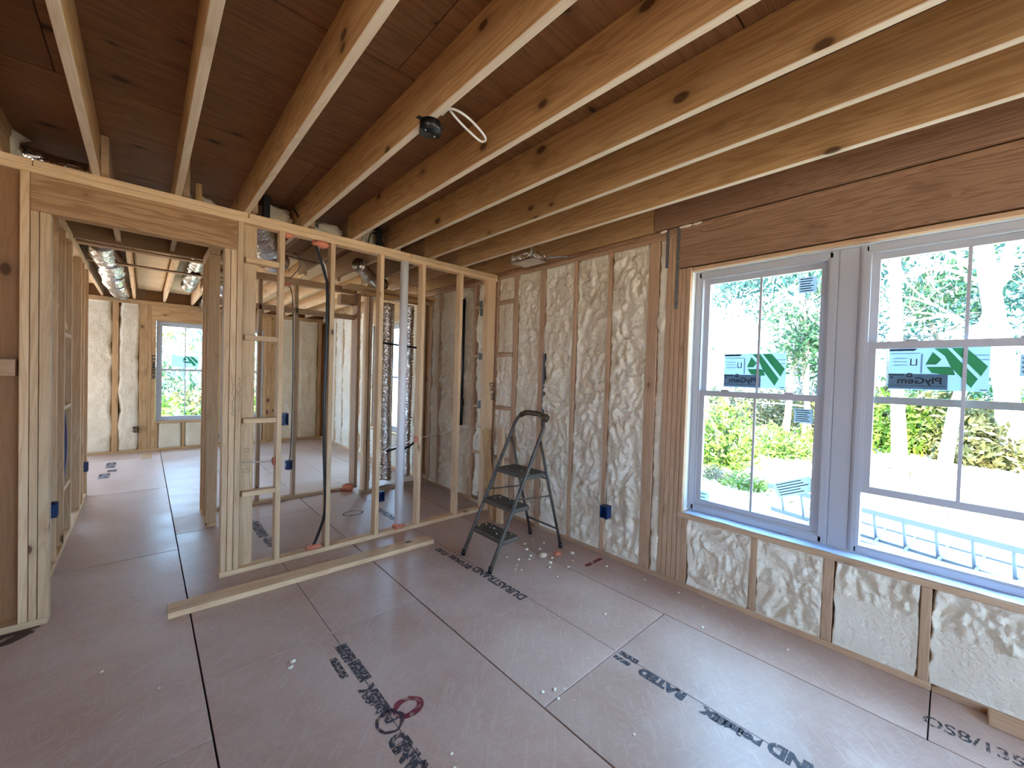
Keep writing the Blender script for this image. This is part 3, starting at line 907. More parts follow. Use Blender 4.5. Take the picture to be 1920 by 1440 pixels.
stk(win1, FX + .018, .657, 1.409, .104, .094, 0, M_PAPERG, 6, 'small grey paper label below the meeting rail')
stk(win1, FX + .018, .693, .925, .235, .10, .43, M_PAPERL, 5, 'tilted pale paper label with printed lines')
stk(win1, FX + .018, 1.272, .713, .072, .098, 0, M_PAPERL, 3, 'small pale label in the bottom corner')
stk(win2, FX + .018, -.265, 1.745, .08, .11, 0, M_PAPERG, 4, 'small grey paper label at the edge')
# second pair of openings along the far room
lum('sill', wr, (XW, 6.09, .548), (XO, 7.40, .588), M_STUD)
lum('header', wr, (XW, 6.09, 2.47), (XO, 7.40, 2.757), M_STUD)
foam(wr, 'x', XW, 6.09, 7.40, .04, .548, 90, amp=.04, du=.04)
window('window_5', 'white double-hung window glimpsed behind the vertical ducts', 'x', FX, 6.10, 7.39, .59, 2.468, zmid=1.525, lock=False)

# ------------------------------------------------------------------ far wall
YF = 10.10
wfar = empty('wall_far', (0, YF, 0), 'foam-filled exterior stud wall at the end of the far room', 'wall', kind='structure')
def fy(x0, x1, z0=.04, z1=2.72, mat=M_JOIST, name='stud'):
    return lum(name, wfar, (x0, YF, z0), (x1, YF + .138, z1), mat, axis='z')
lum('bottom_plate', wfar, (-4.0, YF - .002, 0), (3.12, YF + .14, .045), M_JOIST)
lum('top_plate', wfar, (-4.0, YF - .002, 2.72), (3.26, YF + .14, 2.80), M_JOIST)
for a, b in ((-1.24, -1.20), (-.83, -.79), (-.42, -.34), (-.065, .05), (.052, .10), (.102, .165)): fy(a, b)
for a, b in ((1.03, 1.09), (1.092, 1.15), (1.56, 1.60), (1.602, 1.66), (1.92, 1.975), (1.98, 2.06), (2.063, 2.18), (2.53, 2.60), (3.03, 3.10)): fy(a, b)
foam(wfar, 'y', YF, -.79, -.42, .045, 2.72, 101, amp=.02, recess=.006, mat=M_FOAMY, du=.03, over=.03)
foam(wfar, 'y', YF, -1.20, -.83, .045, 2.72, 102, amp=.02, recess=.006, mat=M_FOAMY, du=.04)
foam(wfar, 'y', YF, -.34, -.065, .045, 2.72, 103, amp=.02, recess=.006, mat=M_FOAMY, du=.03, over=.03)
foam(wfar, 'y', YF, 1.15, 1.56, .045, 2.72, 104, amp=.02, recess=.006, mat=M_FOAMY, du=.03)
foam(wfar, 'y', YF, 2.18, 2.53, .045, 2.72, 105, amp=.02, recess=.006, mat=M_FOAMY, du=.03)
foam(wfar, 'y', YF, 2.60, 3.03, .045, 2.72, 106, amp=.02, recess=.006, mat=M_FOAMY, du=.03)
foam(wfar, 'y', YF, -1.7, -1.24, .045, 2.72, 107, amp=.02, recess=.006, mat=M_FOAMY, du=.08)
foam(wfar, 'y', YF, -3.6, -1.7, .045, .512, 108, amp=.02, recess=.006, mat=M_FOAMY, du=.08)
lum('header', wfar, (.10, YF - .004, 2.455), (1.09, YF + .10, 2.72), M_JOIST); lum('header', wfar, (1.60, YF - .004, 2.455), (1.98, YF + .10, 2.72), M_JOIST)
lum('sill', wfar, (.165, YF - .004, .515), (1.03, YF + .14, .555), M_JOIST); lum('sill', wfar, (1.66, YF - .004, .515), (1.92, YF + .14, .555), M_JOIST)
fy(.555, .595, z1=.515, name='cripple_stud'); fy(.165, .20, z1=.515, name='cripple_stud')
foam(wfar, 'y', YF, .20, .555, .045, .512, 110, amp=.025, recess=.004, mat=M_FOAMY, du=.025, flat=.6)
foam(wfar, 'y', YF, .595, 1.03, .045, .512, 111, amp=.025, recess=.004, mat=M_FOAMY, du=.025, flat=.6)
foam(wfar, 'y', YF, 1.66, 1.92, .045, .512, 112, amp=.025, recess=.004, mat=M_FOAMY, du=.03)
for lo, hi in (((-1.7, YF + .14, -.6), (.165, YF + .16, 3.1)), ((-4.0, YF + .14, -.6), (-3.6, YF + .16, 3.1)), ((-3.6, YF + .14, -.6), (-1.7, YF + .16, .555)), ((-3.6, YF + .14, 2.455), (-1.7, YF + .16, 3.1)), ((1.03, YF + .14, -.6), (1.66, YF + .16, 3.1)), ((1.92, YF + .14, -.6), (3.28, YF + .16, 3.1)),  # unseen opening at the left, added to brighten the far room
               ((.165, YF + .14, -.6), (1.03, YF + .16, .555)), ((1.66, YF + .14, -.6), (1.92, YF + .16, .555)), ((.165, YF + .14, 2.455), (1.03, YF + .16, 3.1)), ((1.66, YF + .14, 2.455), (1.92, YF + .16, 3.1))):
    lum('sheathing', wfar, lo, hi, M_SHEET, axis='z', ch=.001)
win3 = window('window_3', 'white double-hung window seen through the doorway in the far wall', 'y', YF + .05, .17, 1.025, .558, 2.45, fr=.045, zmid=1.53, lock=False)
window('window_4', 'narrow white window seen between the partition studs in the far wall', 'y', YF + .05, 1.663, 1.917, .558, 2.45, fr=.045, zmid=1.53, lock=False, muntins=False)
# mirrored label on the far window
def ystk(win, y, xc, zc, w, h, green=True):
    o = mesh_obj('sticker', [(xc - w / 2, y, zc - h / 2), (xc + w / 2, y, zc - h / 2), (xc + w / 2, y, zc + h / 2), (xc - w / 2, y, zc + h / 2)], [(0, 1, 2, 3)], M_PAPER, win)
    if green:
        polys = [[(.39, .60), (.46, .90), (.55, .72), (.50, .60)], [(.40, .55), (.46, .40), (.69, .36), (.66, .52)], [(.47, .98), (.60, .98), (.90, .28), (.84, .08), (.64, .55), (.58, .80)], [(.64, .98), (.78, .98), (.985, .56), (.925, .34)]]
        V, F = merge([([(xc + (u - .5) * w, y - .001, zc + (v - .5) * h) for u, v in p], [tuple(range(len(p)))]) for p in polys])
        s = mesh_obj('emblem', V, F, M_GREEN, None, win.location); s.parent = o; s.location = (0, 0, 0)
    return o
ystk(win3, YF + .10, .60, 1.70, .42, .22)
ystk(win3, YF + .10, .88, 2.17, .10, .10, False)
ystk(win3, YF + .065, .885, 1.42, .09, .10, False)
# stamped lumber mark on the far post
text_on('stamp', wfar, 'LUMBER', .07, (.108, YF - .0016, 1.80), (0, 0, -1), (1, 0, 0), M_MARKER, length=.46, bold=.002)

# ------------------------------------------------------------------ hall wall, middle wall
wl = empty('wall_left', (-.5, YB, 0), 'bare stud wall along the left side of the hall', 'wall', kind='structure')
lum('bottom_plate', wl, (-.59, YB + .022, 0), (-.5, 7.08, .04), M_STUD)
lum('top_plate', wl, (-.59, YB + .022, 2.735), (-.5, 7.08, 2.8145), M_STUD)
for y in (4.30, 4.71, 5.11, 5.575, 6.33, 6.62, 7.03):
    lum('stud', wl, (-.59, y, .04), (-.5, y + .038, 2.735), M_STUD, axis='z')
for y0, y1, z in ((5.148, 5.575, 1.84), (5.148, 5.575, 1.20), (5.148, 5.575, .485)):
    lum('block', wl, (-.585, y0, z), (-.505, y1, z + .036), M_STUD)
lum('backing_panel', wl, (-1.62, YB + .03, 0), (-1.60, 7.08, 2.9), M_SHEET, axis='z')
beam('brace', wl, (-.545, 4.75, 2.2), (-.545, 5.57, 1.93), .06, .03, M_STUD)

wm = empty('wall_middle', (.56, 5.5, 0), 'shaded stud partition between the small room and the far room', 'wall', kind='structure')
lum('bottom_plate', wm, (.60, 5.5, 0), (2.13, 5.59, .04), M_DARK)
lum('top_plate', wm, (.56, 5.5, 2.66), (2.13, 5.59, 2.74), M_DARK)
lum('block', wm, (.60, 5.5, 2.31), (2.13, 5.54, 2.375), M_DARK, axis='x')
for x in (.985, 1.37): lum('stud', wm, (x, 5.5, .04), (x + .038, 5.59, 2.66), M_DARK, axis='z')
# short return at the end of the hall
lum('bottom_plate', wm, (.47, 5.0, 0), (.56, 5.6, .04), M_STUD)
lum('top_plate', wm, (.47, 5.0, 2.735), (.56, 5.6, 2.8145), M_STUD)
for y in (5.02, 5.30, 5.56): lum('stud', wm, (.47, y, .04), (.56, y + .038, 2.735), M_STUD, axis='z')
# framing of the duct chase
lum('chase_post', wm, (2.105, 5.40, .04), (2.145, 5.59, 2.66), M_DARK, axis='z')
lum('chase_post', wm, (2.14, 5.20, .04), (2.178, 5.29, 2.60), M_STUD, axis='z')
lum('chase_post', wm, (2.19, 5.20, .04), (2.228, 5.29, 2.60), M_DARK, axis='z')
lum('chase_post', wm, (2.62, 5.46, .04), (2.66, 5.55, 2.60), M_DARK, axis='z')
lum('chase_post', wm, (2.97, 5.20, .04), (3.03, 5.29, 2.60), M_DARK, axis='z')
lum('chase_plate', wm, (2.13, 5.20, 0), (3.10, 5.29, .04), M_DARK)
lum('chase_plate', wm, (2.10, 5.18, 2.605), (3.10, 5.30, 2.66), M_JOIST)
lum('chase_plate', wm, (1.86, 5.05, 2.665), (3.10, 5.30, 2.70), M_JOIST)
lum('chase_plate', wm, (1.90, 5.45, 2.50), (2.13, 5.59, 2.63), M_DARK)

# ------------------------------------------------------------------ walls outside the picture
wb_ = empty('wall_back', (0, -3.3, 0), 'plain sheathed wall behind the camera with an unseen opening added for fill light', 'wall', kind='structure')  # opening is invented, to bring daylight in from behind
for lo, hi in (((-4.0, -3.42, -.6), (.7, -3.30, 3.1)), ((2.5, -3.42, -.6), (3.28, -3.30, 3.1)), ((.7, -3.42, 2.45), (2.5, -3.30, 3.1)), ((.7, -3.42, -.6), (2.5, -3.30, .59))):
    lum('sheathing', wb_, lo, hi, M_SHEET, axis='z', ch=.002)
for x in (.74, 1.6, 2.46): lum('post', wb_, (x - .04, -3.40, .59), (x + .04, -3.31, 2.45), M_STUD, axis='z')
wside = empty('wall_side', (-4.0, 0, 0), 'plain sheathed wall with unseen sunny-side openings added for fill light', 'wall', kind='structure')  # openings are invented; sun patches on the floor bounce as warm fill
for lo, hi in (((-4.12, -3.42, -.6), (-4.0, -3.2, 3.1)), ((-4.12, -1.3, -.6), (-4.0, 7.4, 3.1)), ((-4.12, -3.2, -.6), (-4.0, -1.3, .59)), ((-4.12, -3.2, 2.45), (-4.0, -1.3, 3.1)), ((-4.12, 9.6, -.6), (-4.0, 10.3, 3.1)), ((-4.12, 7.4, -.6), (-4.0, 9.6, .55)), ((-4.12, 7.4, 2.45), (-4.0, 9.6, 3.1))):
    lum('sheathing', wside, lo, hi, M_SHEET, axis='z', ch=.002)
# unseen upper storey, added as a mass to shade the window side
for y in (-3.16, -2.25, -1.34): lum('post', wside, (-4.09, y - .04, .59), (-4.01, y + .04, 2.45), M_STUD, axis='z')
up = empty('roof', (0, 3, 3.1), 'unseen storey and pitched roof added above the ceiling to cast shade', 'roof', kind='structure')
lum('shade_storey', up, (-4.12, -3.42, 3.12), (3.28, 10.3, 5.6), M_SHEET, axis='y', ch=.002)
mesh_obj('shade_roof_slopes', [(-4.6, -3.8, 5.6), (3.7, -3.8, 5.6), (3.7, 10.7, 5.6), (-4.6, 10.7, 5.6), (-.4, -3.8, 7.6), (-.4, 10.7, 7.6)],
         [(0, 3, 2, 1), (0, 1, 4), (3, 5, 2), (1, 2, 5, 4), (0, 4, 5, 3)], M_SHEET, up)

# ------------------------------------------------------------------ services
def flexduct(name, pts, r, mat, label, group=None, pitch=.045, crinkle=.08, n=18, cat='duct'):
    P = spline(pts, 10)
    L_ = sum((P[i + 1] - P[i]).length for i in range(len(P) - 1))
    m = max(8, int(L_ / (pitch / 2)))
    # resample evenly
    out, acc, seg = [], 0.0, 0
    step = L_ / m; d = 0.0
    cum = [0.0]
    for i in range(len(P) - 1): cum.append(cum[-1] + (P[i + 1] - P[i]).length)
    for k in range(m + 1):
        t = min(k * step, cum[-1] - 1e-6)
        while seg < len(P) - 2 and cum[seg + 1] < t: seg += 1
        f = (t - cum[seg]) / max(1e-6, cum[seg + 1] - cum[seg])
        out.append(P[seg].lerp(P[seg + 1], f))
    cnt = [0]
    def rf(t, p):
        cnt[0] += 1
        return r * (1 + (crinkle if cnt[0] % 2 else -crinkle) * (.5 + noise.noise(p * 11) ** 2 * 5) + .12 * noise.noise(p * 6))
    o = tube(name, out, r, mat, None, n, True, rf)
    return tag(o, label, cat, group)
flexduct('flex_duct', [(2.545, 5.40, .10), (2.53, 5.42, .8), (2.52, 5.42, 1.6), (2.53, 5.43, 2.58)], .088, M_FOILD, 'dull foil flexible duct standing in the chase nearest the doorway')
flexduct('flex_duct', [(2.86, 5.42, .10), (2.85, 5.42, .9), (2.86, 5.42, 1.8), (2.87, 5.44, 2.60)], .078, M_FOIL, 'crinkled silver flexible duct standing beside the white pipe')
flexduct('flex_duct', [(2.285, 5.40, .12), (2.285, 5.42, 1.0), (2.29, 5.42, 2.58)], .035, M_FOILD, 'slim foil wrapped duct beside the chase corner posts', pitch=.06)
flexduct('flex_duct', [(-.34, 5.95, 2.88), (-.36, 6.5, 2.88), (-.31, 7.2, 2.87), (-.34, 8.4, 2.87), (-.31, 10.0, 2.87)], .115, M_FOIL, 'shiny silver flexible duct between ceiling joists above the hall doorway', pitch=.07)
flexduct('flex_duct', [(.47, 5.9, 2.905), (.50, 7.2, 2.905), (.52, 8.4, 2.90)], .085, M_FOIL, 'short silver duct glimpsed near the top right of the doorway', pitch=.07)
flexduct('flex_duct', [(.89, 7.6, 2.86), (.90, 8.8, 2.86), (.91, 10.0, 2.85)], .13, M_FOIL, 'bulging silver duct beside the right doorway post', pitch=.07)
flexduct('flex_duct', [(.70, 4.15, 2.93), (.84, 4.4, 2.78), (1.0, 4.75, 2.72)], .11, M_FOIL, 'crumpled foil duct behind the short top blocks', pitch=.05, crinkle=.1)
flexduct('flex_duct', [(-.72, 4.05, 2.92), (-.45, 4.1, 2.92), (-.30, 4.15, 2.93)], .075, M_FOIL, 'foil duct end peeking over the top plate at the far left', pitch=.05, crinkle=.1)
flexduct('flex_duct', [(1.75, 4.5, 2.80), (2.05, 4.85, 2.76), (2.3, 5.1, 2.76)], .07, M_FOILD, 'flattened foil duct lying over the chase top', pitch=.05, crinkle=.1)
tube('vent_pipe', [(1.933, 3.768, .045), (1.933, 3.768, 2.735)], .041, M_PVC, n=24)
tag(bpy.data.objects['vent_pipe'], 'white plastic pipe rising between the partition studs', 'pipe')
pst = tube('drain_pipe', [(3.085, 4.36, .95), (3.085, 4.36, 2.60)], .03, M_BLACK, n=16)
tag(pst, 'black plastic pipe standing against the foam behind the partition', 'pipe')
tube('pipe_coupling', [(3.085, 4.36, 1.20), (3.085, 4.36, 1.30)], .042, M_BLACK, pst, n=16)
tag(tube('strap', spline([(2.40, 5.325, 2.02), (2.62, 5.31, 2.005), (2.80, 5.31, 1.995), (2.965, 5.32, 1.985)], 5), .014, M_BLACK, n=8), 'black strap tying the ducts together at head height', 'strap')
tag(tube('strap', spline([(2.52, 5.31, .50), (2.66, 5.29, .54), (2.80, 5.31, .52), (2.97, 5.32, .60)], 5), .015, M_BLACK, n=8), 'black strap tying the ducts together near the floor', 'strap')
cabs = [
    ([(1.085, 3.765, 2.735), (1.10, 3.755, 2.66), (1.165, 3.745, 2.45), (1.185, 3.74, 2.30), (1.186, 3.742, 1.7), (1.180, 3.744, 1.2), (1.192, 3.742, .75), (1.205, 3.74, .48), (1.20, 3.742, .32), (1.155, 3.76, .15), (1.115, 3.768, .05)], .0125, M_BLACK, 'thick black cable running down the partition stud into orange sealant'),
    ([(1.105, 3.775, 2.735), (1.13, 3.77, 2.6), (1.19, 3.765, 2.42), (1.192, 3.76, 1.6), (1.19, 3.76, .9)], .006, M_WCABLE, 'thin white cable tucked behind the thick black cable'),
    ([(.58, 3.766, .868), (.68, 3.77, .857), (.80, 3.77, .852)], .006, M_YCABLE, 'short grey cable bridging two studs below the lower block'),
    ([(1.70, 3.775, .80), (1.86, 3.80, .87), (2.0, 3.79, .89), (2.11, 3.77, .925)], .005, M_WCABLE, 'thin white cable sagging in front of the white pipe'),
    ([(2.15, 3.77, .93), (2.4, 3.77, .965), (2.59, 3.77, .975), (2.85, 3.77, .99), (3.0, 3.78, 1.0)], .005, M_YCABLE, 'thin tan cable running to the corner post'),
    ([(1.30, 5.54, 2.66), (1.345, 5.52, 2.45), (1.36, 5.51, 1.5), (1.352, 5.50, .7), (1.335, 5.49, .49)], .006, M_BLACK, 'dark cable dropping down the shaded stud to a blue box'),
    ([(1.10, 4.5, 2.78), (1.25, 4.8, 2.80), (1.33, 5.2, 2.80), (1.31, 5.52, 2.72)], .006, M_BLACK, 'dark cable looping overhead behind the partition top plate'),
    ([(.80, 4.6, 2.80), (1.10, 4.7, 2.79), (1.45, 4.8, 2.80)], .005, M_BLACK, 'dark cable strung between overhead joists in the small room'),
    ([(2.10, 2.0, 2.0)] , 0, None, None),
    ([(.93, 3.86, 3.00), (1.0, 3.84, 2.88), (1.08, 3.765, 2.80)], .006, M_BLACK, 'dark cable curling over the partition top plate'),
    ([(1.56, 3.80, 2.82), (1.62, 3.86, 2.96), (1.73, 3.90, 2.97), (1.76, 3.88, 2.82)], .006, M_BLACK, 'dark cable loop above the plate beside the foam tuft'),
    ([(3.11, 2.098, .46), (3.105, 2.092, .58), (3.115, 2.088, .80), (3.125, 2.085, .95)], .005, M_YCABLE, 'short tan cable rising from the blue wall box'),
    ([(-.54, 5.33, 1.30), (-.53, 5.42, 1.10), (-.525, 5.45, .85), (-.53, 5.40, .62), (-.54, 5.34, .50)], .013, plain('blue_pipe', (.012, .02, .11), .4), 'dark blue flexible pipe bowed between the hall studs'),
    ([(-.54, 5.22, .04), (-.54, 5.23, .30), (-.545, 5.24, .47)], .014, M_RED, 'red flexible pipe rising behind the hall studs'),
    ([(.905, 3.79, 1.245), (.90, 3.785, 1.29), (.885, 3.78, 1.33)], .004, M_WCABLE, 'white cable end sticking out of the upper blue box'),
]
for pts, r, m_, lb in cabs:
    if r == 0: continue
    nm = 'pipe' if 'pipe' in lb else 'cable'
    tag(tube(nm, spline(pts, 6), r, m_, n=8), lb, nm)
def ebox(c, d, mat, label, facing='-y'):
    """Open plastic outlet box: back, four sides and two nail ears."""
    c = Vector(c); w, h, dp = d
    root = empty('outlet_box', (c.x, c.y, c.z - h / 2), label, 'outlet box', 'electrical outlet boxes')
    t = .004
    if facing == '-y': f = lambda u, v, n: (c.x + u, c.y + n, c.z + v)
    elif facing == '-x': f = lambda u, v, n: (c.x + n, c.y - u, c.z + v)
    else: f = lambda u, v, n: (c.x - n, c.y + u, c.z + v)
    def bxx(u0, u1, v0, v1, n0, n1):
        V = [f(u, v, n) for n in (n0, n1) for v in (v0, v1) for u in (u0, u1)]
        return V, [(0, 2, 3, 1), (4, 5, 7, 6), (0, 1, 5, 4), (2, 6, 7, 3), (0, 4, 6, 2), (1, 3, 7, 5)]
    sides = [bxx(-w / 2, -w / 2 + t, -h / 2, h / 2, 0, dp), bxx(w / 2 - t, w / 2, -h / 2, h / 2, 0, dp), bxx(-w / 2, w / 2, -h / 2, -h / 2 + t, 0, dp), bxx(-w / 2, w / 2, h / 2 - t, h / 2, 0, dp),
             bxx(-w / 2, w / 2, -h / 2, h / 2, dp - t, dp)]
    mesh_obj('body', *merge(sides), mat, root)
    for s in (-1, 1):
        mesh_obj('nail_ear', *bxx(-w / 2 - .008, -w / 2, s * h * .3 - .01, s * h * .3 + .01, dp * .3, dp * .7), mat, root)
        mesh_obj('screw_tab', *bxx(-.008, .008, s * (h / 2 - .008) - .006, s * (h / 2 - .008) + .006, .002, .010), mat, root)
    return root
ebox((.873, 3.745, 1.195), (.054, .10, .07), M_BLUE, 'blue outlet box fixed high on the stud beside the blocked bay')
ebox((1.335, 5.48, .43), (.066, .11, .07), M_BLUE, 'blue outlet box hanging on the shaded stud of the middle wall')
ebox((1.735, 3.74, .39), (.062, .10, .07), M_BLUE, 'blue outlet box low on the stud left of the white pipe')
ebox((3.045, 2.066, .42), (.075, .11, .07), M_BLUE, 'blue outlet box set in the foam wall behind the stepladder', '-x')
ebox((-.485, 4.665, .47), (.07, .11, .06), M_BLUE, 'blue outlet box on the nearest hall stud', '+x')
ebox((-.485, 6.99, .37), (.07, .11, .06), M_BLUE, 'blue outlet box on the last hall stud', '+x')
ebox((-.10, YF - .05, .425), (.07, .11, .06), M_BLACK, 'black outlet box low on the far wall left of the window')
for c, r, sq, lb in (((.87, 3.765, 2.722), .03, (1.4, 1.2, .7), 'orange sealant plug under the top plate by the blocked bay'),
                     ((1.13, 3.76, 2.712), .036, (1.9, 1.2, .7), 'orange sealant plug around the thick cable under the top plate'),
                     ((1.125, 3.765, .052), .032, (2.0, 1.2, .6), 'orange sealant blob where the black cable meets the bottom plate'),
                     ((1.925, 3.755, .055), .036, (1.8, 1.5, .7), 'orange sealant blob around the foot of the white pipe'),
                     ((.800, 3.766, .852), .022, (.6, 1.2, 1.4), 'orange sealant plug on the stud side at cable height'),
                     ((2.112, 3.76, .925), .024, (1.2, 1.2, 1.2), 'orange sealant plug on the stud right of the white pipe'),
                     ((2.05, 5.47, .045), .055, (1.5, 1.2, .8), 'orange sealant heap at the end of the middle wall plate'),
                     ((1.28, 5.53, 2.648), .03, (1.5, 1.2, .8), 'orange sealant plug under the shaded top plate')):
    tag(blob('sealant', c, r, M_SEALANT, None, c[0] * 3, sq, .5), lb, 'sealant', 'orange fire sealant plugs')
for i, (c, r, sq, lb) in enumerate((((.82, 4.0, 2.93), .085, (1.5, .7, .9), 'cream insulation tuft above the plate beside the black bracket'), ((1.24, 3.97, 2.90), .09, (1.5, .7, .8), 'cream insulation tuft showing between two joists over the plate'),
                                ((1.70, 4.05, 2.95), .10, (1.2, .7, 1.2), 'cream insulation tuft by the cable loop over the plate'), ((.30, 4.05, 2.90), .07, (1.6, .6, .7), 'brown shaded insulation tuft above the doorway header'),
                                ((-.80, 3.95, 2.96), .16, (1.3, .7, 1.0), 'grey insulation bundle above the plate at the far left'))):
    tag(blob('insulation_tuft', c, r, M_FOAMW, None, i + 2, sq, .5, 14), lb, 'insulation', 'insulation tufts over the partition')
for x0, lb in ((.71, 'dark bracket standing on the top plate beside the joist'), (1.68, 'dark bracket standing on the top plate by the cable loop')):
    tag(lum('bracket', None, (x0, 3.86, 2.82), (x0 + .05, 3.90, 3.04), M_BLACK, axis='z'), lb, 'bracket')
tag(lum('attic_block', None, (-.28, 3.90, 2.82), (-.255, 4.0, 3.05), M_JOIST, axis='z'), 'short upright block beside the first joist over the plate', 'block')
tag(lum('attic_block', None, (.275, 3.90, 2.82), (.315, 4.0, 3.0), M_JOIST, axis='z'), 'short upright block right of the second joist over the plate', 'block')

# round ceiling box with its cable
cb = empty('ceiling_box', (1.0, 1.727, 2.765), 'black round ceiling junction box screwed under a joist', 'junction box')
tube('body', [(1.0, 1.727, 2.768), (1.0, 1.727, 2.813)], .05, M_BLACK, cb, 28, True)
tube('rim', [(1.0, 1.727, 2.764), (1.0, 1.727, 2.770)], .053, M_BLACK, cb, 28, True)
lum('mounting_ear', cb, (.93, 1.715, 2.809), (1.07, 1.739, 2.814), M_BLACK, axis='x')
for s in (-1, 1): tube('screw', [(1.0 + .03 * s, 1.727 + .01 * s, 2.760), (1.0 + .03 * s, 1.727 + .01 * s, 2.766)], .005, M_STEEL, cb, 8)
tag(tube('cable', spline([(1.02, 1.66, 2.83), (1.03, 1.60, 2.835), (1.10, 1.58, 2.825), (1.19, 1.585, 2.80), (1.245, 1.61, 2.79), (1.235, 1.635, 2.785), (1.17, 1.635, 2.80), (1.10, 1.63, 2.82), (1.04, 1.62, 2.84)], 6), .0055, M_WCABLE, n=8),
    'white cable loop hanging beside the black ceiling box', 'cable')
# metal boot hung between the last joists
mb = empty('metal_boot', (2.78, 2.86, 2.69), 'galvanised metal box hung by two straps between the last joists', 'metal box')
mesh_obj('body', *merge([box_geo((2.69, 2.70, 2.735), (2.90, 3.02, 2.740)), box_geo((2.69, 2.70, 2.735), (2.695, 3.02, 2.80)), box_geo((2.895, 2.70, 2.735), (2.90, 3.02, 2.80)), box_geo((2.69, 2.70, 2.735), (2.90, 2.705, 2.80)), box_geo((2.69, 3.015, 2.735), (2.90, 3.02, 2.80))]), M_FOIL, mb)
for y in (2.72, 2.99): lum('hanger_strap', mb, (2.682, y - .012, 2.745), (2.688, y + .012, 2.93), M_FOIL, axis='z', ch=.001)
tube('conduit', spline([(2.88, 2.69, 2.775), (2.98, 2.62, 2.79), (3.06, 2.58, 2.80)], 5), .008, M_STEEL, mb, 8)

# ------------------------------------------------------------------ stepladder
sl = empty('step_ladder', (2.53, 2.69, 0), 'dark metal three-step folding ladder splashed with foam by the wall', 'ladder')
fl = [Vector((2.122, 2.90, .012)), Vector((2.655, 2.90, 1.05)), Vector((2.70, 2.89, 1.16)), Vector((2.735, 2.85, 1.235)), Vector((2.75, 2.79, 1.262))]
fr_ = [Vector((2.095, 2.49, .012)), Vector((2.632, 2.49, 1.05)), Vector((2.685, 2.50, 1.17)), Vector((2.725, 2.53, 1.24)), Vector((2.745, 2.60, 1.262))]
tube('front_rail', spline(fl, 6), .0165, M_LADDER, sl, 12)
tube('front_rail', spline(fr_, 6), .0165, M_LADDER, sl, 12)
tube('hand_grip', spline([fl[3], fl[4], Vector((2.75, 2.69, 1.266)), fr_[4], fr_[3]], 6), .026, M_TAPEB, sl, 12)
blob('grip_wrap', (2.73, 2.515, 1.235), .042, M_TAPEB, sl, 4, (1.0, .9, .9), .35)
tube('rear_leg', [(2.655, 2.885, 1.035), (2.945, 2.87, .012)], .0135, M_LADDER, sl, 12)
tube('rear_leg', [(2.632, 2.475, 1.035), (2.935, 2.455, .012)], .0135, M_LADDER, sl, 12)
tube('rear_brace', [(2.895, 2.872, .19), (2.885, 2.458, .19)], .009, M_LADDER, sl, 8)
tube('rear_brace', [(2.755, 2.88, .68), (2.745, 2.468, .68)], .008, M_LADDER, sl, 8)
for a, b in (((2.40, 2.905, .55), (2.80, 2.885, .52)), ((2.38, 2.485, .55), (2.79, 2.47, .52))):
    tube('side_link', [a, b], .006, M_LADDER, sl, 8)
def tread(x0, x1, y0, y1, z):
    V, F = [], []
    n = 10
    for lay, zz_ in ((0, z), (1, z - .012), (2, z - .034)):
        ins = (.006, 0, .002)[lay]
        for k in range(4 * n):
            s_, t = divmod(k, n); t /= n
            ang = (s_ * 90 + t * 90) * math.pi / 180
            cx = x1 - .035 if s_ in (0, 3) else x0 + .035
            cy = y1 - .035 if s_ in (0, 1) else y0 + .035
            V.append((cx + (.035 - ins) * math.cos(ang), cy + (.035 - ins) * math.sin(ang), zz_ - (.004 if lay == 0 and False else 0)))
    m = 4 * n
    F.append(tuple(range(m)))
    for l in range(2):
        for k in range(m):
            F.append((l * m + k, (l + 1) * m + k, (l + 1) * m + (k + 1) % m, l * m + (k + 1) % m))
    F.append(tuple(range(3 * m - 1, 2 * m - 1, -1)))
    s = mesh_obj('step', V, F, M_STEP, sl)
    ribs = [box_geo((x0 + .03 + i * (x1 - x0 - .06) / 6 - .003, y0 + .03, z), (x0 + .03 + i * (x1 - x0 - .06) / 6 + .003, y1 - .03, z + .003)) for i in range(7)]
    rb = mesh_obj('tread_ribs', *merge(ribs), M_STEP, None, sl.location); rb.parent = s; rb.location = (0, 0, 0)
tread(2.47, 2.745, 2.475, 2.915, .742); tread(2.325, 2.535, 2.475, 2.915, .475); tread(2.215, 2.415, 2.475, 2.915, .232)
for a in ((2.122, 2.90), (2.095, 2.49), (2.945, 2.87), (2.935, 2.455)):
    tube('rubber_foot', [(a[0], a[1], 0.0), (a[0] + (.012 if a[0] < 2.5 else -.008), a[1], .05)], .019, M_BLACK, sl, 12)
rl = random.Random(5)
for k in range(26):
    st_ = rl.choice(((2.22, 2.41, .235), (2.22, 2.41, .235), (2.33, 2.53, .478), (2.48, 2.74, .745)))
    blob('foam_splash', (rl.uniform(st_[0] + .02, st_[1] - .02), rl.uniform(2.50, 2.89), st_[2] + .003), rl.uniform(.004, .009), M_CRUMB, sl, k, (1, 1, .5), .3, 4)

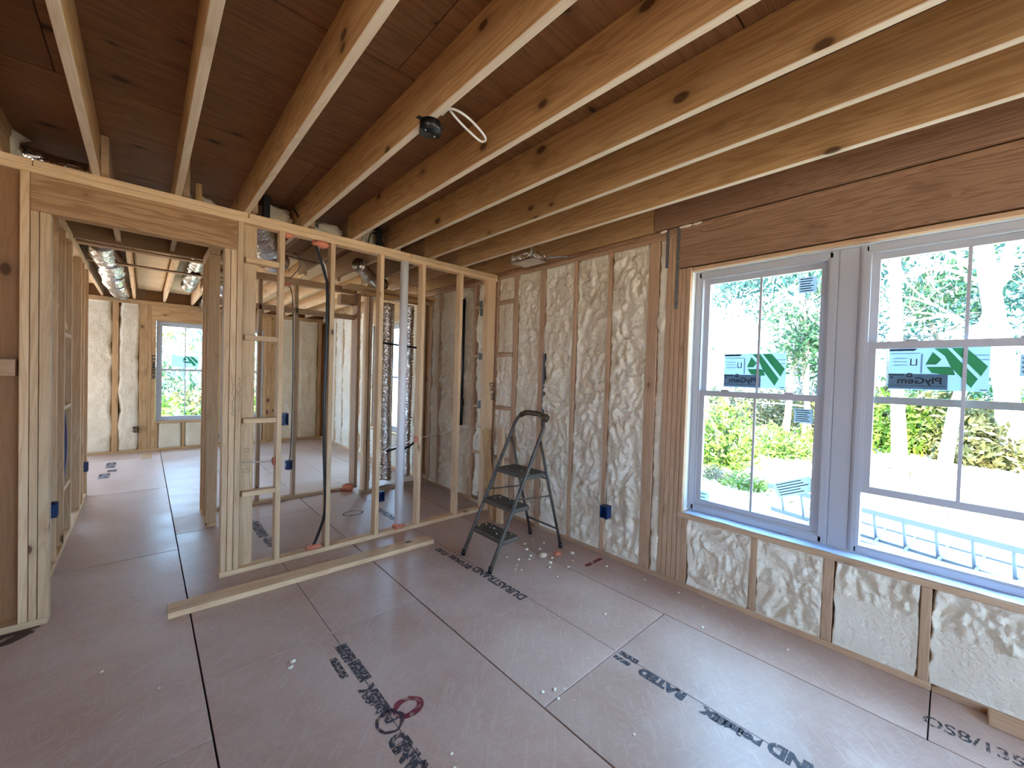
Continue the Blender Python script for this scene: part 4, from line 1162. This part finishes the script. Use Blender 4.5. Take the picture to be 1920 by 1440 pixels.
# ------------------------------------------------------------------ loose lumber
o = lum('plank', None, (.125, 3.285, .001), (2.05, 3.43, .04), M_STUD, axis='x', rot=(0, 0, -.018))
tag(o, 'long pine plank lying on the floor in front of the partition', 'plank')
tag(beam('plank', None, (2.88, 3.28, .0), (3.055, 3.50, 1.02), .09, .038, M_STUD, up=(0, 1, 0)), 'short pale board leaning on the foam behind the stepladder', 'plank')
tag(beam('plank', None, (2.90, 3.42, .0), (2.93, 3.64, .98), .075, .038, M_JOIST, up=(1, 0, 0)), 'short brown board leaning in the corner beside a paler board', 'plank')
tag(lum('plank', None, (3.02, -1.6, .001), (3.112, -.175, .039), M_EXT, axis='y'), 'offcut of lumber lying on the floor against the window wall', 'plank')
tag(lum('patch_board', None, (-.02, 9.3, .001), (.12, 9.9, .004), M_DARK, axis='y', ch=.001), 'flat brown board scrap at the foot of the far wall', 'board')
# crumbs of trimmed foam
rc = random.Random(11)
spots = [(2.45, 2.52), (2.40, 2.62), (2.62, 2.30), (2.70, 2.35), (2.75, 2.55), (2.55, 2.25), (2.48, 2.10), (2.68, 2.15), (2.30, 2.40), (2.33, 2.36), (2.85, 2.75), (2.88, 2.62), (2.55, 2.95), (3.0, 1.62), (3.02, 1.35), (2.98, 1.15),
         (.62, 2.40), (.60, 2.36), (1.52, 1.36), (1.58, 1.33), (1.62, 1.30), (1.60, 1.22), (1.55, 1.28), (1.90, 1.36), (1.66, .92), (.98, 1.38), (.07, 2.62), (-.15, 2.95), (.95, 1.32), (2.72, 1.05), (2.9, .62), (2.35, 1.55), (2.52, 2.46), (2.58, 2.50), (2.36, 2.45), (2.80, 2.20), (2.92, 2.30), (2.95, 1.95), (2.65, 2.62), (2.72, 2.72)]
for i, (x, y) in enumerate(spots):
    r = rc.uniform(.005, .012) * (1.5 if x > 2.4 and y > 2 else 1)
    tag(blob('foam_crumb', (x, y, r * .45), r, M_CRUMB, None, i, (1.2, 1, .6), .5, 5), 'tiny cream crumb of trimmed foam on the floor', 'crumb', 'foam crumbs scattered over the floor')
tag(blob('foam_chunk', (2.66, 2.42, .016), .03, M_FOAM, None, 3, (1.3, 1.1, .6), .5, 8), 'pale foam chunk on the floor behind the ladder', 'crumb')
tag(blob('sealant_chunk', (2.78, 2.36, .016), .028, M_SEALANT, None, 6, (1.3, 1.1, .6), .5, 8), 'orange sealant chunk on the floor behind the ladder', 'crumb')
tag(text_on('handwriting', None, 'Dx 03', .08, (3.042, YP - .0015, 1.52), (.15, 0, -1), (1, 0, .15), M_MARKER, length=.20, bold=.001), 'black handwriting on the corner post beside the foam wall', 'handwriting')
bpy.data.objects['handwriting'].parent = wf
bpy.data.objects['handwriting'].location = -wf.location
del bpy.data.objects['handwriting']['category']

# ------------------------------------------------------------------ outdoors
ZG = -.5
M_SOIL = foam_mat('sandy_soil', (.50, .40, .27), (.60, .52, .38), .9)
M_BARK = plain('bark', (.30, .25, .20), .9, bump=.6, bscale=20, var=.3)
M_PALEBARK = plain('pale_bark', (.55, .50, .45), .9, bump=.6, bscale=20, var=.25)
M_TWIG = plain('twig', (.30, .27, .25), .9)
M_PINE = leaf_mat('pine_needles', (.018, .075, .035), (.045, .115, .03))
M_TEAL = leaf_mat('cool_needles', (.012, .07, .055), (.02, .09, .07))
M_YEL = leaf_mat('shrub_leaves', (.06, .145, .012), (.15, .20, .018))
M_SCRUB = leaf_mat('scrub_leaves', (.07, .085, .03), (.15, .13, .04))
M_ALU = plain('aluminium', (.16, .22, .30), .4, metal=.2)
gr = empty('ground', (0, 0, ZG), 'pale sunlit sandy ground around the house', 'ground', kind='structure')
V, F = [], []
gx = [3.4 + (60 - 3.4) * (i / 50) ** 1.7 for i in range(51)]; gy = [-40 + 100 * j / 70 for j in range(71)]
for x in gx:
    for y in gy: V.append((x, y, ZG + .05 * noise.noise(Vector((x * .5, y * .5, 0))) + .012 * max(0, x - 9) * (1 + noise.noise(Vector((x * .1, y * .1, 3))))))
for i in range(50):
    for j in range(70):
        a = i * 71 + j
        F.append((a, a + 71, a + 72, a + 1))
mesh_obj('yard', V, F, M_SOIL, gr, None, True)
V, F = [], []
gx = [-40 + 43.4 * i / 30 for i in range(31)]; gy = [10.35 + 50 * (j / 40) ** 1.5 for j in range(41)]
for x in gx:
    for y in gy: V.append((x, y, ZG + .05 * noise.noise(Vector((x * .5, y * .5, 0))) + .015 * max(0, y - 14)))
for i in range(30):
    for j in range(40):
        a = i * 41 + j
        F.append((a, a + 41, a + 42, a + 1))
mesh_obj('rear_yard', V, F, M_SOIL, gr, None, True)
mesh_obj('side_yard', [(-60, -60, ZG), (60, -60, ZG), (60, -40, ZG), (3.4, -40, ZG), (3.4, -3.5, ZG), (-60, -3.5, ZG)], [(0, 1, 2, 3, 4, 5)], M_SOIL, gr)

def leaves(n, rr, centre, rad, size):
    V, F = [], []
    for _ in range(n):
        c, s = centre(rr), size * rr.uniform(.5, 1.3)
        a = Vector((rr.gauss(0, 1), rr.gauss(0, 1), rr.gauss(0, 1))).normalized()
        b = a.orthogonal().normalized()
        o = len(V)
        V += [c - a * s, c + b * s * .38, c + a * s, c - b * s * .38]
        F.append((o, o + 1, o + 2, o + 3))
    return V, F
def branchy(base, h, r, rr, spread=.35, levels=3, first=.35, dens=9):
    """Trunk plus recursively forked bare branches; returns trunk and branch geometry and the branch tips."""
    trunk, pts = [], []
    p = Vector(base); d = Vector((rr.uniform(-.06, .06), rr.uniform(-.06, .06), 1))
    n = 8
    for i in range(n + 1):
        pts.append(p.copy()); d += Vector((rr.gauss(0, .05), rr.gauss(0, .05), 0)); d.normalize(); p = p + d * (h / n)
    tg = tube_geo(pts, r, 8, True, lambda t, q: r * (1 - .75 * t) * (1 + .2 * max(0, .05 - t) / .05))
    bs, tips = [], []
    def grow(a, d, l, rad, lev):
        P = [a]; q = a.copy(); dd = d.copy()
        for i in range(4):
            dd += Vector((rr.gauss(0, .16), rr.gauss(0, .16), rr.gauss(.03, .12))); dd.normalize()
            q = q + dd * l / 4; P.append(q)
        bs.append(tube_geo(P, rad, 4, False, lambda t, _: rad * (1 - .7 * t)))
        tips.extend(P[2:])
        if lev > 0:
            for _ in range(4):
                k = rr.randint(1, 4)
                nd = (dd + Vector((rr.gauss(0, .6), rr.gauss(0, .6), rr.gauss(.1, .5)))).normalized()
                grow(P[k], nd, l * rr.uniform(.4, .65), rad * .5, lev - 1)
    for _ in range(dens):
        t = rr.uniform(first, .98)
        i = min(n - 1, int(t * n)); a = pts[i].lerp(pts[i + 1], t * n - i)
        ang = rr.uniform(0, 2 * math.pi)
        grow(a, Vector((math.cos(ang), math.sin(ang), rr.uniform(.1, 1.0))).normalized(), h * rr.uniform(.12, .28) * (1.15 - t * .5), r * .32 * (1.1 - t), levels - 1)
    return tg, merge(bs), tips
def tree(name, label, base, h, r, seed, leafn=0, leafm=None, size=.14, first=.3, dens=9, bark=None, group=None, levels=3, spread=.35):
    rr = random.Random(seed)
    root = empty(name, base, label, 'tree', group)
    tg, bg, tips = branchy(base, h, r, rr, levels=levels, first=first, dens=dens)
    mesh_obj('trunk', *tg, bark or M_BARK, root, None, True)
    mesh_obj('branches', *bg, M_TWIG if bark is None else bark, root)['kind'] = 'stuff'
    if leafn:
        def cen(q):
            t = q.choice(tips); return t + Vector((q.gauss(0, spread), q.gauss(0, spread), q.gauss(0, spread * .7)))
        c = mesh_obj('foliage', *leaves(leafn, rr, cen, 0, size), leafm, root)
        c['kind'] = 'stuff'
    return root
def shrub(label, base, w, h, seed, n, mat, size=.09):
    rr = random.Random(seed)
    root = empty('shrub', base, label, 'shrub', 'shrubs outside the windows')
    B = Vector(base)
    st_ = []
    for _ in range(14):
        a = rr.uniform(0, 6.28); e = B + Vector((math.cos(a) * w * .45 * rr.random(), math.sin(a) * w * .45 * rr.random(), h * rr.uniform(.5, .95)))
        st_.append(tube_geo([B, B.lerp(e, .5) + Vector((rr.gauss(0, .05), rr.gauss(0, .05), .05)), e], .012, 4))
    mesh_obj('stems', *merge(st_), M_TWIG, root)
    def cen(q):
        while True:
            v = Vector((q.uniform(-1, 1), q.uniform(-1, 1), q.uniform(0, 1)))
            if v.x ** 2 + v.y ** 2 + (v.z * 1.0) ** 2 < 1: break
        f = 1 + .35 * noise.noise(v * 2 + Vector((seed, 0, 0)))
        return B + Vector((v.x * w / 2 * f, v.y * w / 2 * f, v.z * h * f))
    c = mesh_obj('foliage', *leaves(n, rr, cen, 0, size), mat, root); c['kind'] = 'stuff'
    return root
# big trunks close behind the yard
tree('oak_tree', 'pale forked trunk standing straight behind the raised sash', (13.6, .78, ZG), 15, .135, 3, 0, dens=12, first=.22, bark=M_PALEBARK)
tree('oak_tree', 'slender pale trunk left of the centre bar in the open window', (11.7, .10, ZG), 14, .105, 5, 0, dens=11, first=.25, bark=M_PALEBARK)
tree('oak_tree', 'thick pale trunk at the right edge of the window view', (16.8, -1.2, ZG), 17, .25, 8, 0, dens=12, first=.2, bark=M_PALEBARK)
tree('oak_tree', 'pale crooked trunk seen through the closed window', (17.5, 7.0, ZG), 15, .14, 12, 0, dens=12, first=.2, bark=M_PALEBARK)
# evergreens
tree('pine_tree', 'teal green young pine filling the closed window\'s upper sash', (15.0, 5.3, ZG), 9.5, .13, 21, 5200, M_TEAL, .13, .30, 16, spread=.30)
tree('pine_tree', 'yellow-green young pine beside the teal pine', (17.0, 4.0, ZG), 8.5, .12, 22, 4200, M_PINE, .13, .28, 14, spread=.32)
tree('pine_tree', 'mid green pine behind the open window\'s upper left corner', (22, 1.6, ZG), 15, .18, 23, 4800, M_PINE, .16, .22, 15, spread=.45)
tree('pine_tree', 'bluish pine behind the centre bar of the open window', (24, -.6, ZG), 14, .18, 24, 4800, M_TEAL, .16, .22, 15, spread=.45)
tree('pine_tree', 'bluish pine at the far right of the woods', (21, -2.8, ZG), 13, .18, 25, 4200, M_TEAL, .16, .22, 14, spread=.45)
rt = random.Random(77)
k = 0
while k < 27:
    x = rt.uniform(16, 34); y = rt.uniform(-.24, .70) * x
    if any(abs(y / x - q) < .01 for q in (.057, .008)): continue
    tree('bare_tree', 'thin leafless tree in the woods behind the yard', (x, y, ZG + .012 * (x - 9)), rt.uniform(8, 15), rt.uniform(.05, .12), 200 + k, 1100, M_TEAL if k % 3 else M_SCRUB, .075, .1, 9, group='bare trees behind the yard', levels=3, spread=.5)
    k += 1
for k in range(10):
    y = rt.uniform(17, 32); x = y * rt.uniform(-.05, .26)
    tree('bare_tree', 'thin leafless tree beyond the far wall windows', (x, y, ZG + .1), rt.uniform(8, 14), rt.uniform(.06, .14), 300 + k, 900, (M_SCRUB, M_TEAL, M_PINE)[k % 3], .12, .1, 10, group='trees beyond the far windows', spread=.6)
# shrubs
shrub('bright yellow-green bush in the lower left of the closed window', (10.9, 3.95, ZG), 1.7, 1.75, 1, 2600, M_YEL, .085)
shrub('small bright bush right of the bar in the closed window', (13.6, 3.35, ZG), 1.9, .95, 2, 1600, M_YEL, .085)
shrub('low weedy clump on the sand in the closed window', (9.0, 2.75, ZG), .9, .30, 3, 420, M_YEL, .06)
shrub('sparse weeds beside the sandy strip in the closed window', (9.2, 3.4, ZG), .8, .28, 4, 260, M_SCRUB, .06)
for i, (x, y, w, h, m_) in enumerate(((18, 1.9, 3.2, 1.8, M_YEL), (18.5, -.2, 3.0, 1.9, M_SCRUB), (19, 3.2, 3.0, 1.6, M_SCRUB), (20, .8, 3.5, 2.4, M_PINE), (19.5, -2.0, 3.0, 2.0, M_YEL), (21, 5.2, 3.5, 1.8, M_SCRUB), (22, 8.0, 4.0, 2.0, M_SCRUB), (17, -.9, 2.2, 1.2, M_SCRUB), (19.2, 1.3, 2.6, 1.9, M_SCRUB), (18.6, .5, 2.4, 1.5, M_YEL), (21, 2.6, 3.0, 2.6, M_TEAL), (22, -1.0, 3.0, 2.6, M_PINE), (24, 4.0, 4.0, 3.0, M_TEAL))):
    shrub('dense scrub along the edge of the woods', (x, y, ZG + .012 * (x - 9)), w, h, 30 + i, 2200, m_, .13)
for i, (x, y, w, h, m_) in enumerate(((.3, 15.5, 3, 1.2, M_YEL), (1.6, 16.5, 3, 1.4, M_SCRUB), (3.4, 16, 3, 1.5, M_YEL), (.8, 20, 4, 2.5, M_PINE), (3.6, 21, 4, 2.5, M_SCRUB))):
    shrub('scrub growing beyond the far wall windows', (x, y, ZG), w, h, 50 + i, 1800, m_, .13)
# fallen leaves on the sand
rr = random.Random(4)
V, F = leaves(700, rr, lambda q: Vector((q.uniform(8, 17), 0, ZG + .09)) + Vector((0, q.uniform(-2.5, 6), 0)), 0, .05)
lf = mesh_obj('leaf_litter', V, F, M_SCRUB, None, (12, 1, ZG))
tag(lf, 'dry leaves scattered over the sandy yard', 'leaves', kind='stuff')
# ladders lying on edge in the shade of the house
def ladder(label, a, b, w, tilt, z0):
    a, b = Vector(a), Vector(b)
    root = empty('extension_ladder', (a + b) / 2, label, 'ladder')
    x = (b - a).normalized(); up_ = (Vector((0, 0, 1)) * math.cos(tilt) + x.cross(Vector((0, 0, 1))) * math.sin(tilt)).normalized()
    for t in (0, 1):
        beam('rail', root, a + up_ * (w * t + .04), b + up_ * (w * t + .04), .075, .03, M_ALU, up=up_)
    L_ = (b - a).length; n = int(L_ / .30)
    for i in range(n):
        p = a + x * (.2 + i * .30)
        tube('rung', [p + up_ * .04, p + up_ * (w + .04)], .018, M_ALU, root, 8)
ladder('aluminium extension ladder lying on edge outside the windows', (7.7, 1.95, ZG + .02), (6.6, -1.6, ZG + .02), .40, .25, 0)
ladder('second aluminium ladder lying flatter beside the first outside', (7.35, 1.4, ZG + .03), (6.35, -1.9, ZG + .03), .36, -1.1, 0)
